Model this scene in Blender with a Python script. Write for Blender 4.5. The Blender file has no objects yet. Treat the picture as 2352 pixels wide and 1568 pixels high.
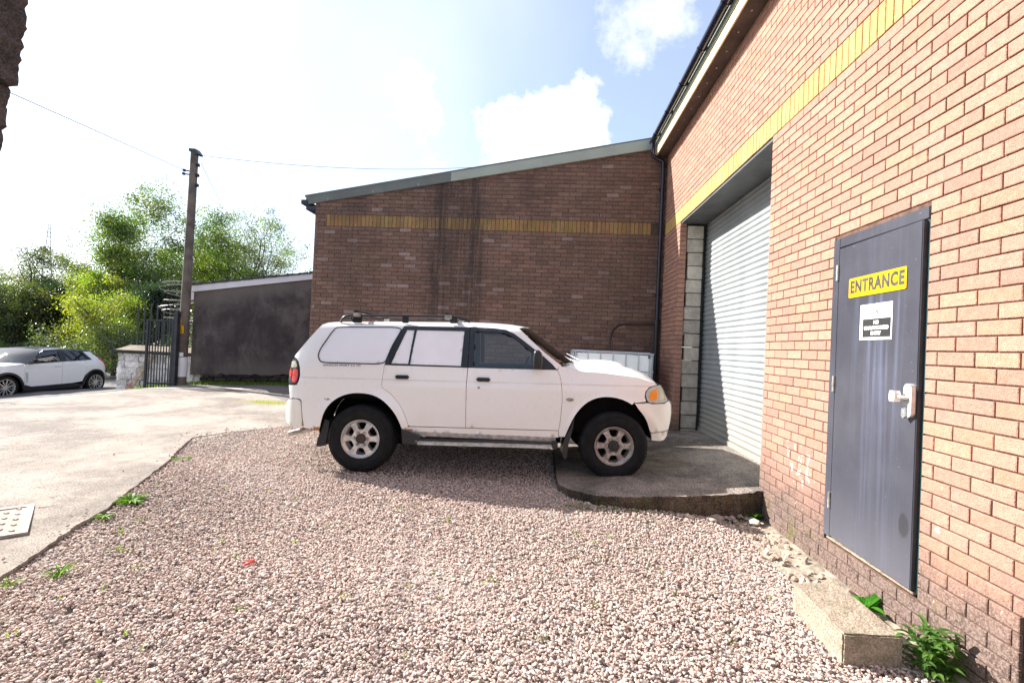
import bpy, bmesh, math, random
import numpy as np
from mathutils import Vector, Matrix
from mathutils.geometry import delaunay_2d_cdt
random.seed(7); rng=np.random.default_rng(11)
sc=bpy.context.scene; COL=sc.collection
# ---------------------------------------------------------------- camera, sky, sun
YAW,PITCH,ROLL=math.radians(3.86),math.radians(0.60),math.radians(2.6)
cam=bpy.data.cameras.new('camera'); cam.sensor_width=36; cam.lens=1110*36/2352; cam.clip_start=.05; cam.clip_end=3000
camo=bpy.data.objects.new('camera',cam); COL.objects.link(camo); sc.camera=camo
camo.matrix_world=Matrix.Translation((0,0,1.5))@Matrix.Rotation(YAW,4,'Z')@Matrix.Rotation(PITCH,4,'X')@Matrix.Rotation(math.pi/2,4,'X')@Matrix.Rotation(ROLL,4,'Z')
SUN=Vector((-1,.39,.73)).normalized()      # direction towards the sun
EL=math.asin(SUN.z); AZ=math.atan2(SUN.x,SUN.y)   # azimuth from +Y towards +X
def ray_dir(px,py):                          # photo coordinates (2352 wide) to a direction, for placing clouds in the sky
    return (camo.matrix_world.to_3x3()@Vector(((px-1176)/1110,-(py-784)/1110,-1))).normalized()
wd=bpy.data.worlds.new('World'); sc.world=wd; wd.use_nodes=True
nt=wd.node_tree; nt.nodes.clear(); N=nt.nodes.new; L=nt.links.new
wo=N('ShaderNodeOutputWorld'); bg=N('ShaderNodeBackground'); sky=N('ShaderNodeTexSky')
sky.sky_type='NISHITA'; sky.sun_disc=False; sky.sun_elevation=EL; sky.sun_rotation=AZ
sky.air_density=1.0; sky.dust_density=1.1; sky.ozone_density=1.0
bg.inputs[1].default_value=.058
tc=N('ShaderNodeTexCoord')
nz=N('ShaderNodeTexNoise'); nz.inputs['Scale'].default_value=9; nz.inputs['Detail'].default_value=12; nz.inputs['Roughness'].default_value=.66
L(tc.outputs['Generated'],nz.inputs['Vector'])
def M(op,a,b=None,c=None):
    n=N('ShaderNodeMath'); n.operation=op
    for i,v in enumerate((a,b,c)):
        if v is None: continue
        if isinstance(v,(int,float)): n.inputs[i].default_value=v
        else: L(v,n.inputs[i])
    return n.outputs[0]
tot=None
for (px,py,rad,st,soft) in ((1190,310,.080,1,.03),(1255,285,.080,1,.03),(1330,320,.055,1,.03),(1230,235,.04,1,.03),(1130,270,.035,.9,.035),(1500,30,.060,.85,.06),(1470,60,.030,.7,.05),(935,210,.048,.9,.045),(985,260,.038,.8,.045),(1000,385,.05,.6,.06)):
    if st==0: continue
    d=ray_dir(px,py)
    vd=N('ShaderNodeVectorMath'); vd.operation='DISTANCE'; L(tc.outputs['Generated'],vd.inputs[0]); vd.inputs[1].default_value=d
    dd=M('ADD',vd.outputs['Value'],M('MULTIPLY',M('SUBTRACT',nz.outputs['Fac'],.5),.26))
    m=N('ShaderNodeMapRange'); m.interpolation_type='SMOOTHSTEP'; L(dd,m.inputs['Value'])
    m.inputs['From Min'].default_value=rad-soft; m.inputs['From Max'].default_value=rad+soft*1.0
    m.inputs['To Min'].default_value=st; m.inputs['To Max'].default_value=0
    tot=m.outputs[0] if tot is None else M('MAXIMUM',tot,m.outputs[0])
# thin veil of high cloud, thicker to the left where the sun stands
nz2=N('ShaderNodeTexNoise'); nz2.inputs['Scale'].default_value=2.2; nz2.inputs['Detail'].default_value=6; L(tc.outputs['Generated'],nz2.inputs['Vector'])
sx=N('ShaderNodeSeparateXYZ'); L(tc.outputs['Generated'],sx.inputs[0])
veil=N('ShaderNodeMapRange'); L(M('SUBTRACT',nz2.outputs['Fac'],M('MULTIPLY',sx.outputs['X'],.55)),veil.inputs['Value'])
veil.inputs['From Min'].default_value=.46; veil.inputs['From Max'].default_value=.95; veil.inputs['To Min'].default_value=.26; veil.inputs['To Max'].default_value=.62
tot=M('MAXIMUM',tot,veil.outputs[0])
mx=N('ShaderNodeMix'); mx.data_type='RGBA'; L(tot,mx.inputs['Factor']); sk2=N('ShaderNodeVectorMath'); sk2.operation='MULTIPLY'; L(sky.outputs[0],sk2.inputs[0]); sk2.inputs[1].default_value=(1.42,1.56,1.78); L(sk2.outputs[0],mx.inputs['A']); mx.inputs['B'].default_value=(8.6,8.8,9.1,1)
L(mx.outputs['Result'],bg.inputs[0]); L(bg.outputs[0],wo.inputs[0])
sl=bpy.data.lights.new('sun','SUN'); sl.energy=5.0; sl.angle=math.radians(.5); sl.color=(1,.96,.905)
so=bpy.data.objects.new('sun',sl); COL.objects.link(so); so.rotation_euler=SUN.to_track_quat('Z','Y').to_euler()
sc.view_settings.view_transform='Standard'; sc.view_settings.look='None'; sc.view_settings.gamma=1; sc.view_settings.use_curve_mapping=False
sc.view_settings.exposure=1.42
sc.cycles.max_bounces=6; sc.cycles.transparent_max_bounces=12; sc.cycles.use_denoising=True
try: sc.cycles.use_adaptive_sampling=True
except Exception: pass
# ---------------------------------------------------------------- materials
def newmat(name):
    m=bpy.data.materials.new(name); m.use_nodes=True; t=m.node_tree
    return m,t,t.nodes['Principled BSDF']
class NB:                                     # small node-building helper
    def __init__(s,t): s.t=t
    def n(s,k,**kw):
        x=s.t.nodes.new(k)
        for a,v in kw.items():
            if a.startswith('i_'): x.inputs[a[2:].replace('_',' ')].default_value=v
            else: setattr(x,a,v)
        return x
    def l(s,a,b): s.t.links.new(a,b)
    def math(s,op,a,b=None):
        x=s.t.nodes.new('ShaderNodeMath'); x.operation=op
        for i,v in enumerate((a,b)):
            if v is None: continue
            if isinstance(v,(int,float)): x.inputs[i].default_value=v
            else: s.l(v,x.inputs[i])
        return x.outputs[0]
    def mix(s,f,a,b,mode='MIX'):
        x=s.t.nodes.new('ShaderNodeMix'); x.data_type='RGBA'; x.blend_type=mode
        for k,v in (('Factor',f),('A',a),('B',b)):
            if isinstance(v,(int,float)): x.inputs[k].default_value=v
            elif isinstance(v,tuple): x.inputs[k].default_value=(*v[:3],1)
            else: s.l(v,x.inputs[k])
        return x.outputs['Result']
    def ramp(s,f,a,b,to0=0.,to1=1.):
        x=s.t.nodes.new('ShaderNodeMapRange'); x.interpolation_type='SMOOTHSTEP'; s.l(f,x.inputs['Value'])
        x.inputs['From Min'].default_value=a; x.inputs['From Max'].default_value=b; x.inputs['To Min'].default_value=to0; x.inputs['To Max'].default_value=to1
        return x.outputs[0]
    def noise(s,vec,scale,detail=4,rough=.55,dist=0.):
        x=s.t.nodes.new('ShaderNodeTexNoise'); x.inputs['Scale'].default_value=scale; x.inputs['Detail'].default_value=detail
        x.inputs['Roughness'].default_value=rough; x.inputs['Distortion'].default_value=dist
        if vec is not None: s.l(vec,x.inputs['Vector'])
        return x.outputs['Fac']
    def co(s): return s.t.nodes.new('ShaderNodeTexCoord').outputs['Object']
    def xyz(s,v):
        x=s.t.nodes.new('ShaderNodeSeparateXYZ'); s.l(v,x.inputs[0]); return x.outputs
    def scale(s,v,sc_):
        x=s.t.nodes.new('ShaderNodeMapping'); s.l(v,x.inputs[0]); x.inputs['Scale'].default_value=sc_; return x.outputs[0]
    def bump(s,h,strength,dist,bsdf,prev=None):
        x=s.t.nodes.new('ShaderNodeBump'); x.inputs['Strength'].default_value=strength; x.inputs['Distance'].default_value=dist
        s.l(h,x.inputs['Height']); 
        if prev is not None: s.l(prev,x.inputs['Normal'])
        s.l(x.outputs[0],bsdf.inputs['Normal']); return x.outputs[0]
def simple(name,col,rough=.6,metal=0.,var=.12,vs=6.,bump=0.,bs=60.,spec=.5,coat=0.):
    m,t,b=newmat(name); q=NB(t); c=q.co()
    f=q.noise(c,vs,5)
    dk=tuple(x*(1-var) for x in col); lt=tuple(min(1,x*(1+var)) for x in col)
    q.l(q.mix(q.ramp(f,.3,.7),dk,lt),b.inputs['Base Color'])
    b.inputs['Roughness'].default_value=rough; b.inputs['Metallic'].default_value=metal; b.inputs['Specular IOR Level'].default_value=spec
    b.inputs['Coat Weight'].default_value=coat
    if bump: q.bump(q.noise(c,bs,4),.6,bump,b)
    return m
def attr_mat(name,rough,grain,gs,var=.15,vs=30.,lowdirt=None,streak=False,moss=False):
    m,t,b=newmat(name); q=NB(t); c=q.co()
    a=q.n('ShaderNodeAttribute'); a.attribute_name='bcol'; col=a.outputs['Color']
    f=q.noise(c,vs,6,.6); col=q.mix(q.ramp(f,.25,.75),col,(1,1,1),'MULTIPLY') if False else col
    v=q.mix(q.ramp(f,.25,.75),(1-var,)*3,(1+var*.6,)*3); col=q.mix(1.,col,v,'MULTIPLY')
    sp=q.noise(c,gs,2,.5); col=q.mix(1.,col,q.mix(q.ramp(sp,.35,.68),(.82,.80,.78),(1.16,1.15,1.15)),'MULTIPLY')
    if lowdirt:
        z=q.xyz(c)[2]; n2=q.noise(c,3.,5,.6)
        fz=q.ramp(q.math('ADD',z,q.math('MULTIPLY',n2,.5)),.45,1.05,.92,0.)
        gr=q.ramp(q.noise(c,75.,5,.75),.42,.6); gr2=q.ramp(q.noise(c,11.,5,.7),.4,.62)
        col=q.mix(fz,col,q.mix(gr,q.mix(gr2,tuple(x*.38 for x in lowdirt),tuple(x*.8 for x in lowdirt)),tuple(x*1.5 for x in lowdirt)))
        yy_=q.xyz(c)[1]; pw=q.math('MULTIPLY',q.ramp(q.math('ABSOLUTE',q.math('SUBTRACT',yy_,4.02)),.12,.28,1,0),q.ramp(q.math('ABSOLUTE',q.math('SUBTRACT',z,.66)),.06,.2,1,0))
        pw=q.math('MULTIPLY',pw,q.ramp(q.noise(q.scale(c,(1,1,.6)),19.,5,.6),.56,.60)); col=q.mix(q.math('MULTIPLY',pw,.85),col,(.70,.66,.62))
        w=q.noise(c,13.,3,.5); ww=q.ramp(w,.69,.73); zz=q.math('MULTIPLY',ww,q.ramp(z,.2,.35,0,1)); zz=q.math('MULTIPLY',zz,q.ramp(z,.75,1.0,1,0))
        col=q.mix(zz,col,(.62,.56,.5))
        ms=q.math('MULTIPLY',q.ramp(q.noise(c,6.,5,.65),.56,.68),q.ramp(z,.02,.42,1,0))
        col=q.mix(q.math('MULTIPLY',ms,.75),col,(.10,.11,.02))
    if streak:
        X=q.xyz(c); n3=q.noise(q.scale(c,(1.3,1,.5)),2.2,6,.65); ns=q.noise(q.scale(c,(6,1,.35)),2.5,5,.6)
        tot=None
        for x0,w,st in ((-2.05,.24,1.0),(-1.40,.19,1.0),(-1.72,.42,.7),(-3.6,.5,.35),(1.2,.8,.25)):
            dx=q.math('ABSOLUTE',q.math('SUBTRACT',q.math('ADD',X[0],q.math('MULTIPLY',q.math('SUBTRACT',n3,.5),.35)),x0))
            g=q.math('MULTIPLY',q.ramp(dx,w*.3,w*1.6,1,0),st)
            tot=g if tot is None else q.math('MAXIMUM',tot,g)
        top_=q.math('MULTIPLY',q.ramp(q.noise(c,1.7,6,.65),.44,.6),q.math('MULTIPLY',q.ramp(X[2],3.5,3.9,0,.55),q.ramp(X[0],-.6,.6,1,0))); tot=q.math('MAXIMUM',q.math('MULTIPLY',tot,q.ramp(ns,.3,.62,.2,1.)),top_)
        tot=q.math('MULTIPLY',tot,q.ramp(X[2],1.6,3.,.55,1.))
        col=q.mix(q.math('MULTIPLY',tot,.82),col,(.032,.028,.028))
        blot=q.ramp(q.noise(c,1.1,6,.6),.42,.7); col=q.mix(q.math('MULTIPLY',blot,.35),col,(.09,.06,.05))
        wsp=q.ramp(q.noise(c,45.,2,.4),.72,.76); col=q.mix(q.math('MULTIPLY',wsp,.55),col,(.5,.47,.44))
    q.l(col,b.inputs['Base Color']); b.inputs['Roughness'].default_value=rough; b.inputs['Specular IOR Level'].default_value=.25
    h=q.math('ADD',q.math('MULTIPLY',sp,1.),q.math('MULTIPLY',q.noise(c,gs*.3,3),.8))
    q.bump(h,1.,grain,b)
    return m
def mortar(name,col): return simple(name,col,.95,0,.3,20,.004,90,.1)
brickR=attr_mat('red_brick_face',.92,.0045,170.,lowdirt=(.145,.108,.092))
brickB=attr_mat('brown_brick_face',.9,.003,150.,.2,streak=True)
mortR=mortar('mortar_red_wall',(.13,.078,.060)); mortB=mortar('mortar_brown_wall',(.085,.065,.055))
def concrete_mat(name,base,dark,speck=.25,crack=True,bumpd=.004,moss=False):
    m,t,b=newmat(name); q=NB(t); c=q.co()
    big=q.noise(c,.9,8,.62,.4); big=q.math('ADD',q.math('MULTIPLY',big,.7),q.math('MULTIPLY',q.noise(c,7.,6,.7),.3)); col=q.mix(q.ramp(big,.38,.62),dark,base)
    sp=q.noise(c,95,3,.6); col=q.mix(1.,col,q.mix(q.ramp(sp,.3,.7),(1-speck,)*3,(1+speck*.7,)*3),'MULTIPLY')
    pits=q.ramp(q.noise(c,34,2,.4),.67,.74); col=q.mix(q.math('MULTIPLY',pits,.5),col,tuple(x*.35 for x in dark))
    h=q.math('ADD',sp,q.math('MULTIPLY',q.noise(c,14,5),1.5))
    if crack:
        v=q.n('ShaderNodeTexVoronoi'); v.feature='DISTANCE_TO_EDGE'; v.inputs['Scale'].default_value=.42
        w=q.n('ShaderNodeTexNoise'); w.inputs['Scale'].default_value=1.6; w.inputs['Detail'].default_value=7; q.l(c,w.inputs['Vector'])
        vm=q.n('ShaderNodeVectorMath'); vm.operation='MULTIPLY_ADD'; q.l(w.outputs['Color'],vm.inputs[0]); vm.inputs[1].default_value=(1.1,1.1,0); q.l(c,vm.inputs[2])
        q.l(vm.outputs[0],v.inputs['Vector'])
        gate=q.ramp(q.noise(c,.5,3),.50,.58)
        cr=q.math('MULTIPLY',q.ramp(v.outputs['Distance'],.001,.004,1,0),gate); col=q.mix(q.math('MULTIPLY',cr,.55),col,tuple(x*.3 for x in dark))
        h=q.math('SUBTRACT',h,q.math('MULTIPLY',cr,2.))
    if moss:
        ms=q.ramp(q.noise(c,7,6,.7),.5,.7); col=q.mix(q.math('MULTIPLY',ms,.55),col,(.09,.10,.03))
    q.l(col,b.inputs['Base Color']); b.inputs['Roughness'].default_value=.93; b.inputs['Specular IOR Level'].default_value=.2
    q.bump(h,.8,bumpd,b); return m
M_yard=concrete_mat('yard_concrete',(.39,.335,.28),(.215,.182,.155),.5)
M_slab=concrete_mat('slab_concrete',(.34,.29,.25),(.12,.105,.092),.75,False,.010)
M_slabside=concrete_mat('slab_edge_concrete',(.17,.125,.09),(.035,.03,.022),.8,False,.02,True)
M_step=concrete_mat('step_concrete',(.38,.31,.24),(.24,.195,.145),.35,False,.01,True)
M_path=concrete_mat('path_tarmac',(.24,.215,.20),(.16,.145,.135),.35,True)
M_road=concrete_mat('road_asphalt',(.20,.185,.175),(.14,.13,.125),.3,False)
M_light=concrete_mat('light_kerb_concrete',(.62,.57,.50),(.48,.43,.37),.15,False)
M_gbase=concrete_mat('gravel_bed_grit',(.37,.305,.265),(.26,.215,.185),.5,False,.01)
M_earth=simple('earth',(.10,.10,.045),.95,0,.4,.4,.02,8)
M_black=simple('black_plastic',(.012,.013,.018),.38)
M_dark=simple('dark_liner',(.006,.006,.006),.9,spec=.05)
M_bluegut=simple('gloss_black_gutter',(.010,.012,.030),.18)
M_rubber=simple('tyre_rubber',(.011,.011,.012),.8,0,.3,12,.002,140,.25)
M_alloy=simple('dull_alloy',(.60,.585,.56),.36,.55,.2,14)
M_alloyd=simple('dirty_alloy',(.40,.36,.33),.45,.5,.35,18)
M_steel=simple('galvanised_steel',(.42,.44,.46),.42,.7,.25,20)
M_soffit=simple('soffit_board',(.075,.055,.045),.8,0,.3,3)
M_fascia=simple('cream_fascia',(.86,.74,.42),.6,0,.15,2)
M_trim=simple('grey_green_metal',(.30,.335,.29),.5,0,.08,2)
M_trimd=simple('dark_grey_metal',(.115,.125,.115),.5,0,.12,2)
M_white=simple('white_board',(.74,.74,.76),.5,0,.05,3)
M_tiles=simple('slate_blue_tile',(.035,.04,.06),.5,0,.25,5)
M_block=simple('white_painted_block',(.42,.38,.35),.9,0,.22,7,.006,60)
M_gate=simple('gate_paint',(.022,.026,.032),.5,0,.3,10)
M_teal=simple('teal_frame_paint',(.02,.06,.06),.5)
M_yel=simple('yellow_sign',(.66,.38,.008),.35,0,.08,9)
M_ylett=simple('faded_black_letters',(.055,.05,.04),.6,0,.5,25)
M_redp=simple('red_plastic',(.62,.03,.015),.4)
M_wood=simple('pale_timber',(.42,.34,.24),.8,0,.3,9,.003,40)
M_redtimber=simple('reddish_timber',(.40,.2,.13),.8,0,.3,9)
M_signw=simple('white_sign',(.80,.80,.80),.4,0,.03,9)
M_signk=simple('black_print',(.02,.022,.022),.5)
M_hose=simple('brown_hose',(.035,.018,.016),.5)
def glass(name,tint,gl=.06,rough=.02):
    m=bpy.data.materials.new(name); m.use_nodes=True; t=m.node_tree; t.nodes.clear(); q=NB(t)
    o=q.n('ShaderNodeOutputMaterial'); tr=q.n('ShaderNodeBsdfTransparent'); tr.inputs[0].default_value=(*tint,1)
    g=q.n('ShaderNodeBsdfGlossy'); g.inputs['Roughness'].default_value=rough; fr=q.n('ShaderNodeFresnel'); fr.inputs[0].default_value=1.5
    mxs=q.n('ShaderNodeMixShader'); q.l(q.math('ADD',fr.outputs[0],gl),mxs.inputs[0]); q.l(tr.outputs[0],mxs.inputs[1]); q.l(g.outputs[0],mxs.inputs[2]); q.l(mxs.outputs[0],o.inputs[0])
    return m
M_glass=glass('car_glass',(.62,.70,.72),.05); M_glassd=glass('windscreen_glass',(.55,.62,.55),.05); M_privacy=glass('tinted_glass',(.20,.24,.34),.08)
def paint(name,col,lo,rust=False):
    m,t,b=newmat(name); q=NB(t); c=q.co(); X=q.xyz(c)
    n=q.noise(c,5.,6,.6); z=q.math('ADD',X[2],q.math('MULTIPLY',n,.35))
    c2=q.mix(q.ramp(z,.30,1.0,.62,0.),col,lo)
    fine=q.noise(q.scale(c,(22,22,5)),3.,5,.6); c2=q.mix(q.math('MULTIPLY',q.ramp(fine,.56,.72),.16),c2,(.36,.32,.24))
    if rust:
        # crease line of grime along the waist, rust where the arch and sill meet
        g=q.ramp(q.math('ABSOLUTE',q.math('SUBTRACT',X[2],1.008)),.0,.014,1,0); g=q.math('MULTIPLY',g,q.ramp(q.noise(c,3.,5),.35,.6,.2,.55)); c2=q.mix(g,c2,(.60,.50,.36))
        spots=None
        for x0,z0,r in ((-1.98,.43,.11),(-1.84,.455,.09),(-.86,.46,.13),(-.94,.50,.06),(-1.72,.78,.05),(1.57,.835,.02)):
            dx=q.math('MULTIPLY',q.math('SUBTRACT',X[0],x0),1.); dz=q.math('MULTIPLY',q.math('SUBTRACT',X[2],z0),2.2)
            d=q.math('SQRT',q.math('ADD',q.math('MULTIPLY',dx,dx),q.math('MULTIPLY',dz,dz)))
            d=q.math('ADD',d,q.math('MULTIPLY',q.math('SUBTRACT',q.noise(c,26.,5,.7),.5),r*2.2))
            s_=q.ramp(d,r*.35,r*.75,1,0); spots=s_ if spots is None else q.math('MAXIMUM',spots,s_)
        c2=q.mix(spots,c2,q.mix(q.ramp(q.noise(c,50,3),.4,.6),(.42,.15,.03),(.13,.055,.02)))
    q.l(c2,b.inputs['Base Color']); b.inputs['Roughness'].default_value=.25; b.inputs['Coat Weight'].default_value=.6; b.inputs['Coat Roughness'].default_value=.08
    return m
M_car=paint('aged_white_paint',(.88,.87,.86),(.72,.67,.57),True)
M_car2=paint('clean_white_paint',(.91,.91,.93),(.82,.82,.85))
M_panel=simple('white_window_panel',(.88,.88,.92),.45,0,.04,2)
M_bumper=paint('white_bumper_plastic',(.84,.82,.77),(.62,.57,.46))
M_amber=simple('amber_lens',(.95,.30,.01),.2,coat=.5); M_lens=simple('clear_lens',(.62,.58,.45),.15,.2,coat=.6)
M_red=simple('red_lens',(.72,.012,.008),.18,0,.2,30,coat=.6); M_grey=simple('grey_surround',(.52,.54,.52),.4)
M_seat=simple('seat_cloth',(.05,.055,.07),.9)
M_door=None
def door_mat():
    m,t,b=newmat('navy_grey_door_paint'); q=NB(t); c=q.co()
    st=q.noise(q.scale(c,(9,9,.35)),1.4,5,.6); st2=q.noise(q.scale(c,(30,30,.8)),1.4,3,.5); cl=q.noise(c,2.2,6,.6)
    X=q.xyz(c)
    col=q.mix(q.ramp(cl,.3,.7),(.046,.047,.060),(.066,.067,.082))
    s=q.math('MULTIPLY',q.ramp(q.math('ADD',q.math('MULTIPLY',st,.65),q.math('MULTIPLY',st2,.35)),.47,.66),q.ramp(X[2],.9,1.5,.35,1.))
    s=q.math('MULTIPLY',s,q.ramp(X[2],1.85,2.0,1.,0.25)); s=q.math('MULTIPLY',s,q.ramp(q.math('ABSOLUTE',q.math('SUBTRACT',X[1],3.13)),.12,.32,1.,.15))
    col=q.mix(q.math('MULTIPLY',s,.5),col,(.15,.17,.26))
    low=q.ramp(q.math('ADD',X[2],q.math('MULTIPLY',cl,.4)),.35,1.0,1,0); col=q.mix(q.math('MULTIPLY',low,.4),col,(.15,.15,.175))
    for (yy,zz,rx,rz) in ((2.86,.60,.045,.075),):
        dy=q.math('MULTIPLY',q.math('SUBTRACT',X[1],yy),1/rx); dz=q.math('MULTIPLY',q.math('SUBTRACT',X[2],zz),1/rz)
        d=q.math('ADD',q.math('SQRT',q.math('ADD',q.math('MULTIPLY',dy,dy),q.math('MULTIPLY',dz,dz))),q.math('MULTIPLY',q.noise(c,50,4),.5))
        col=q.mix(q.ramp(d,.95,1.3,.7,0),col,(.03,.032,.035))
    ch=q.ramp(q.noise(q.scale(c,(1,1,3)),28,4,.6),.70,.73); col=q.mix(q.math('MULTIPLY',ch,.35),col,(.5,.48,.5))
    q.l(col,b.inputs['Base Color']); b.inputs['Roughness'].default_value=.33; b.inputs['Specular IOR Level'].default_value=.5
    q.bump(q.noise(c,3,3),.25,.01,b); return m
M_door=door_mat()
def render_mat():
    m,t,b=newmat('dark_stained_render'); q=NB(t); c=q.co(); X=q.xyz(c)
    n=q.noise(q.scale(c,(1,1,.7)),1.3,8,.68,.4); n2=q.noise(q.scale(c,(7,7,2.2)),1.5,6,.65); f=q.math('ADD',q.math('MULTIPLY',n,.85),q.math('MULTIPLY',n2,.15))
    col=q.mix(q.ramp(f,.40,.66),(.066,.058,.060),(.165,.148,.135))
    top=q.math('SUBTRACT',X[2],q.math('MULTIPLY',X[0],.26)); # local x runs along the wall, roof line rises with it
    ft=q.ramp(q.math('SUBTRACT',top,q.math('MULTIPLY',f,.5)),1.75,2.2,0,.75); col=q.mix(ft,col,(.18,.16,.14))
    fb=q.math('MULTIPLY',q.ramp(q.math('ADD',X[2],q.math('MULTIPLY',f,.8)),.75,1.35,.8,0),q.ramp(X[0],.4,2.2,.25,1)); col=q.mix(fb,col,(.19,.17,.15))
    q.l(col,b.inputs['Base Color']); b.inputs['Roughness'].default_value=.95; b.inputs['Specular IOR Level'].default_value=.1
    q.bump(q.noise(c,60,4),.6,.006,b); return m
M_render=render_mat()
def leafmat(name,tr=.5,gls=.07):
    m=bpy.data.materials.new(name); m.use_nodes=True; t=m.node_tree; t.nodes.clear(); q=NB(t)
    o=q.n('ShaderNodeOutputMaterial'); a=q.n('ShaderNodeAttribute'); a.attribute_name='bcol'
    d=q.n('ShaderNodeBsdfDiffuse'); tl=q.n('ShaderNodeBsdfTranslucent'); q.l(a.outputs['Color'],d.inputs[0])
    q.l(q.mix(1.,a.outputs['Color'],(1.9,2.0,.8),'MULTIPLY'),tl.inputs[0])
    gl=q.n('ShaderNodeBsdfGlossy'); gl.inputs['Roughness'].default_value=.35; gl.inputs[0].default_value=(1,1,1,1)
    m1=q.n('ShaderNodeMixShader'); m1.inputs[0].default_value=tr; q.l(d.outputs[0],m1.inputs[1]); q.l(tl.outputs[0],m1.inputs[2])
    m2=q.n('ShaderNodeMixShader'); m2.inputs[0].default_value=gls; q.l(m1.outputs[0],m2.inputs[1]); q.l(gl.outputs[0],m2.inputs[2]); q.l(m2.outputs[0],o.inputs[0])
    return m
M_leaf=leafmat('tree_leaves'); M_weed=leafmat('weed_leaves',.45,.012)
M_bark=simple('bark',(.09,.075,.055),.95,0,.4,4,.02,14); M_pole=simple('creosoted_pole',(.13,.105,.088),.9,0,.4,3,.006,30)
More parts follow.
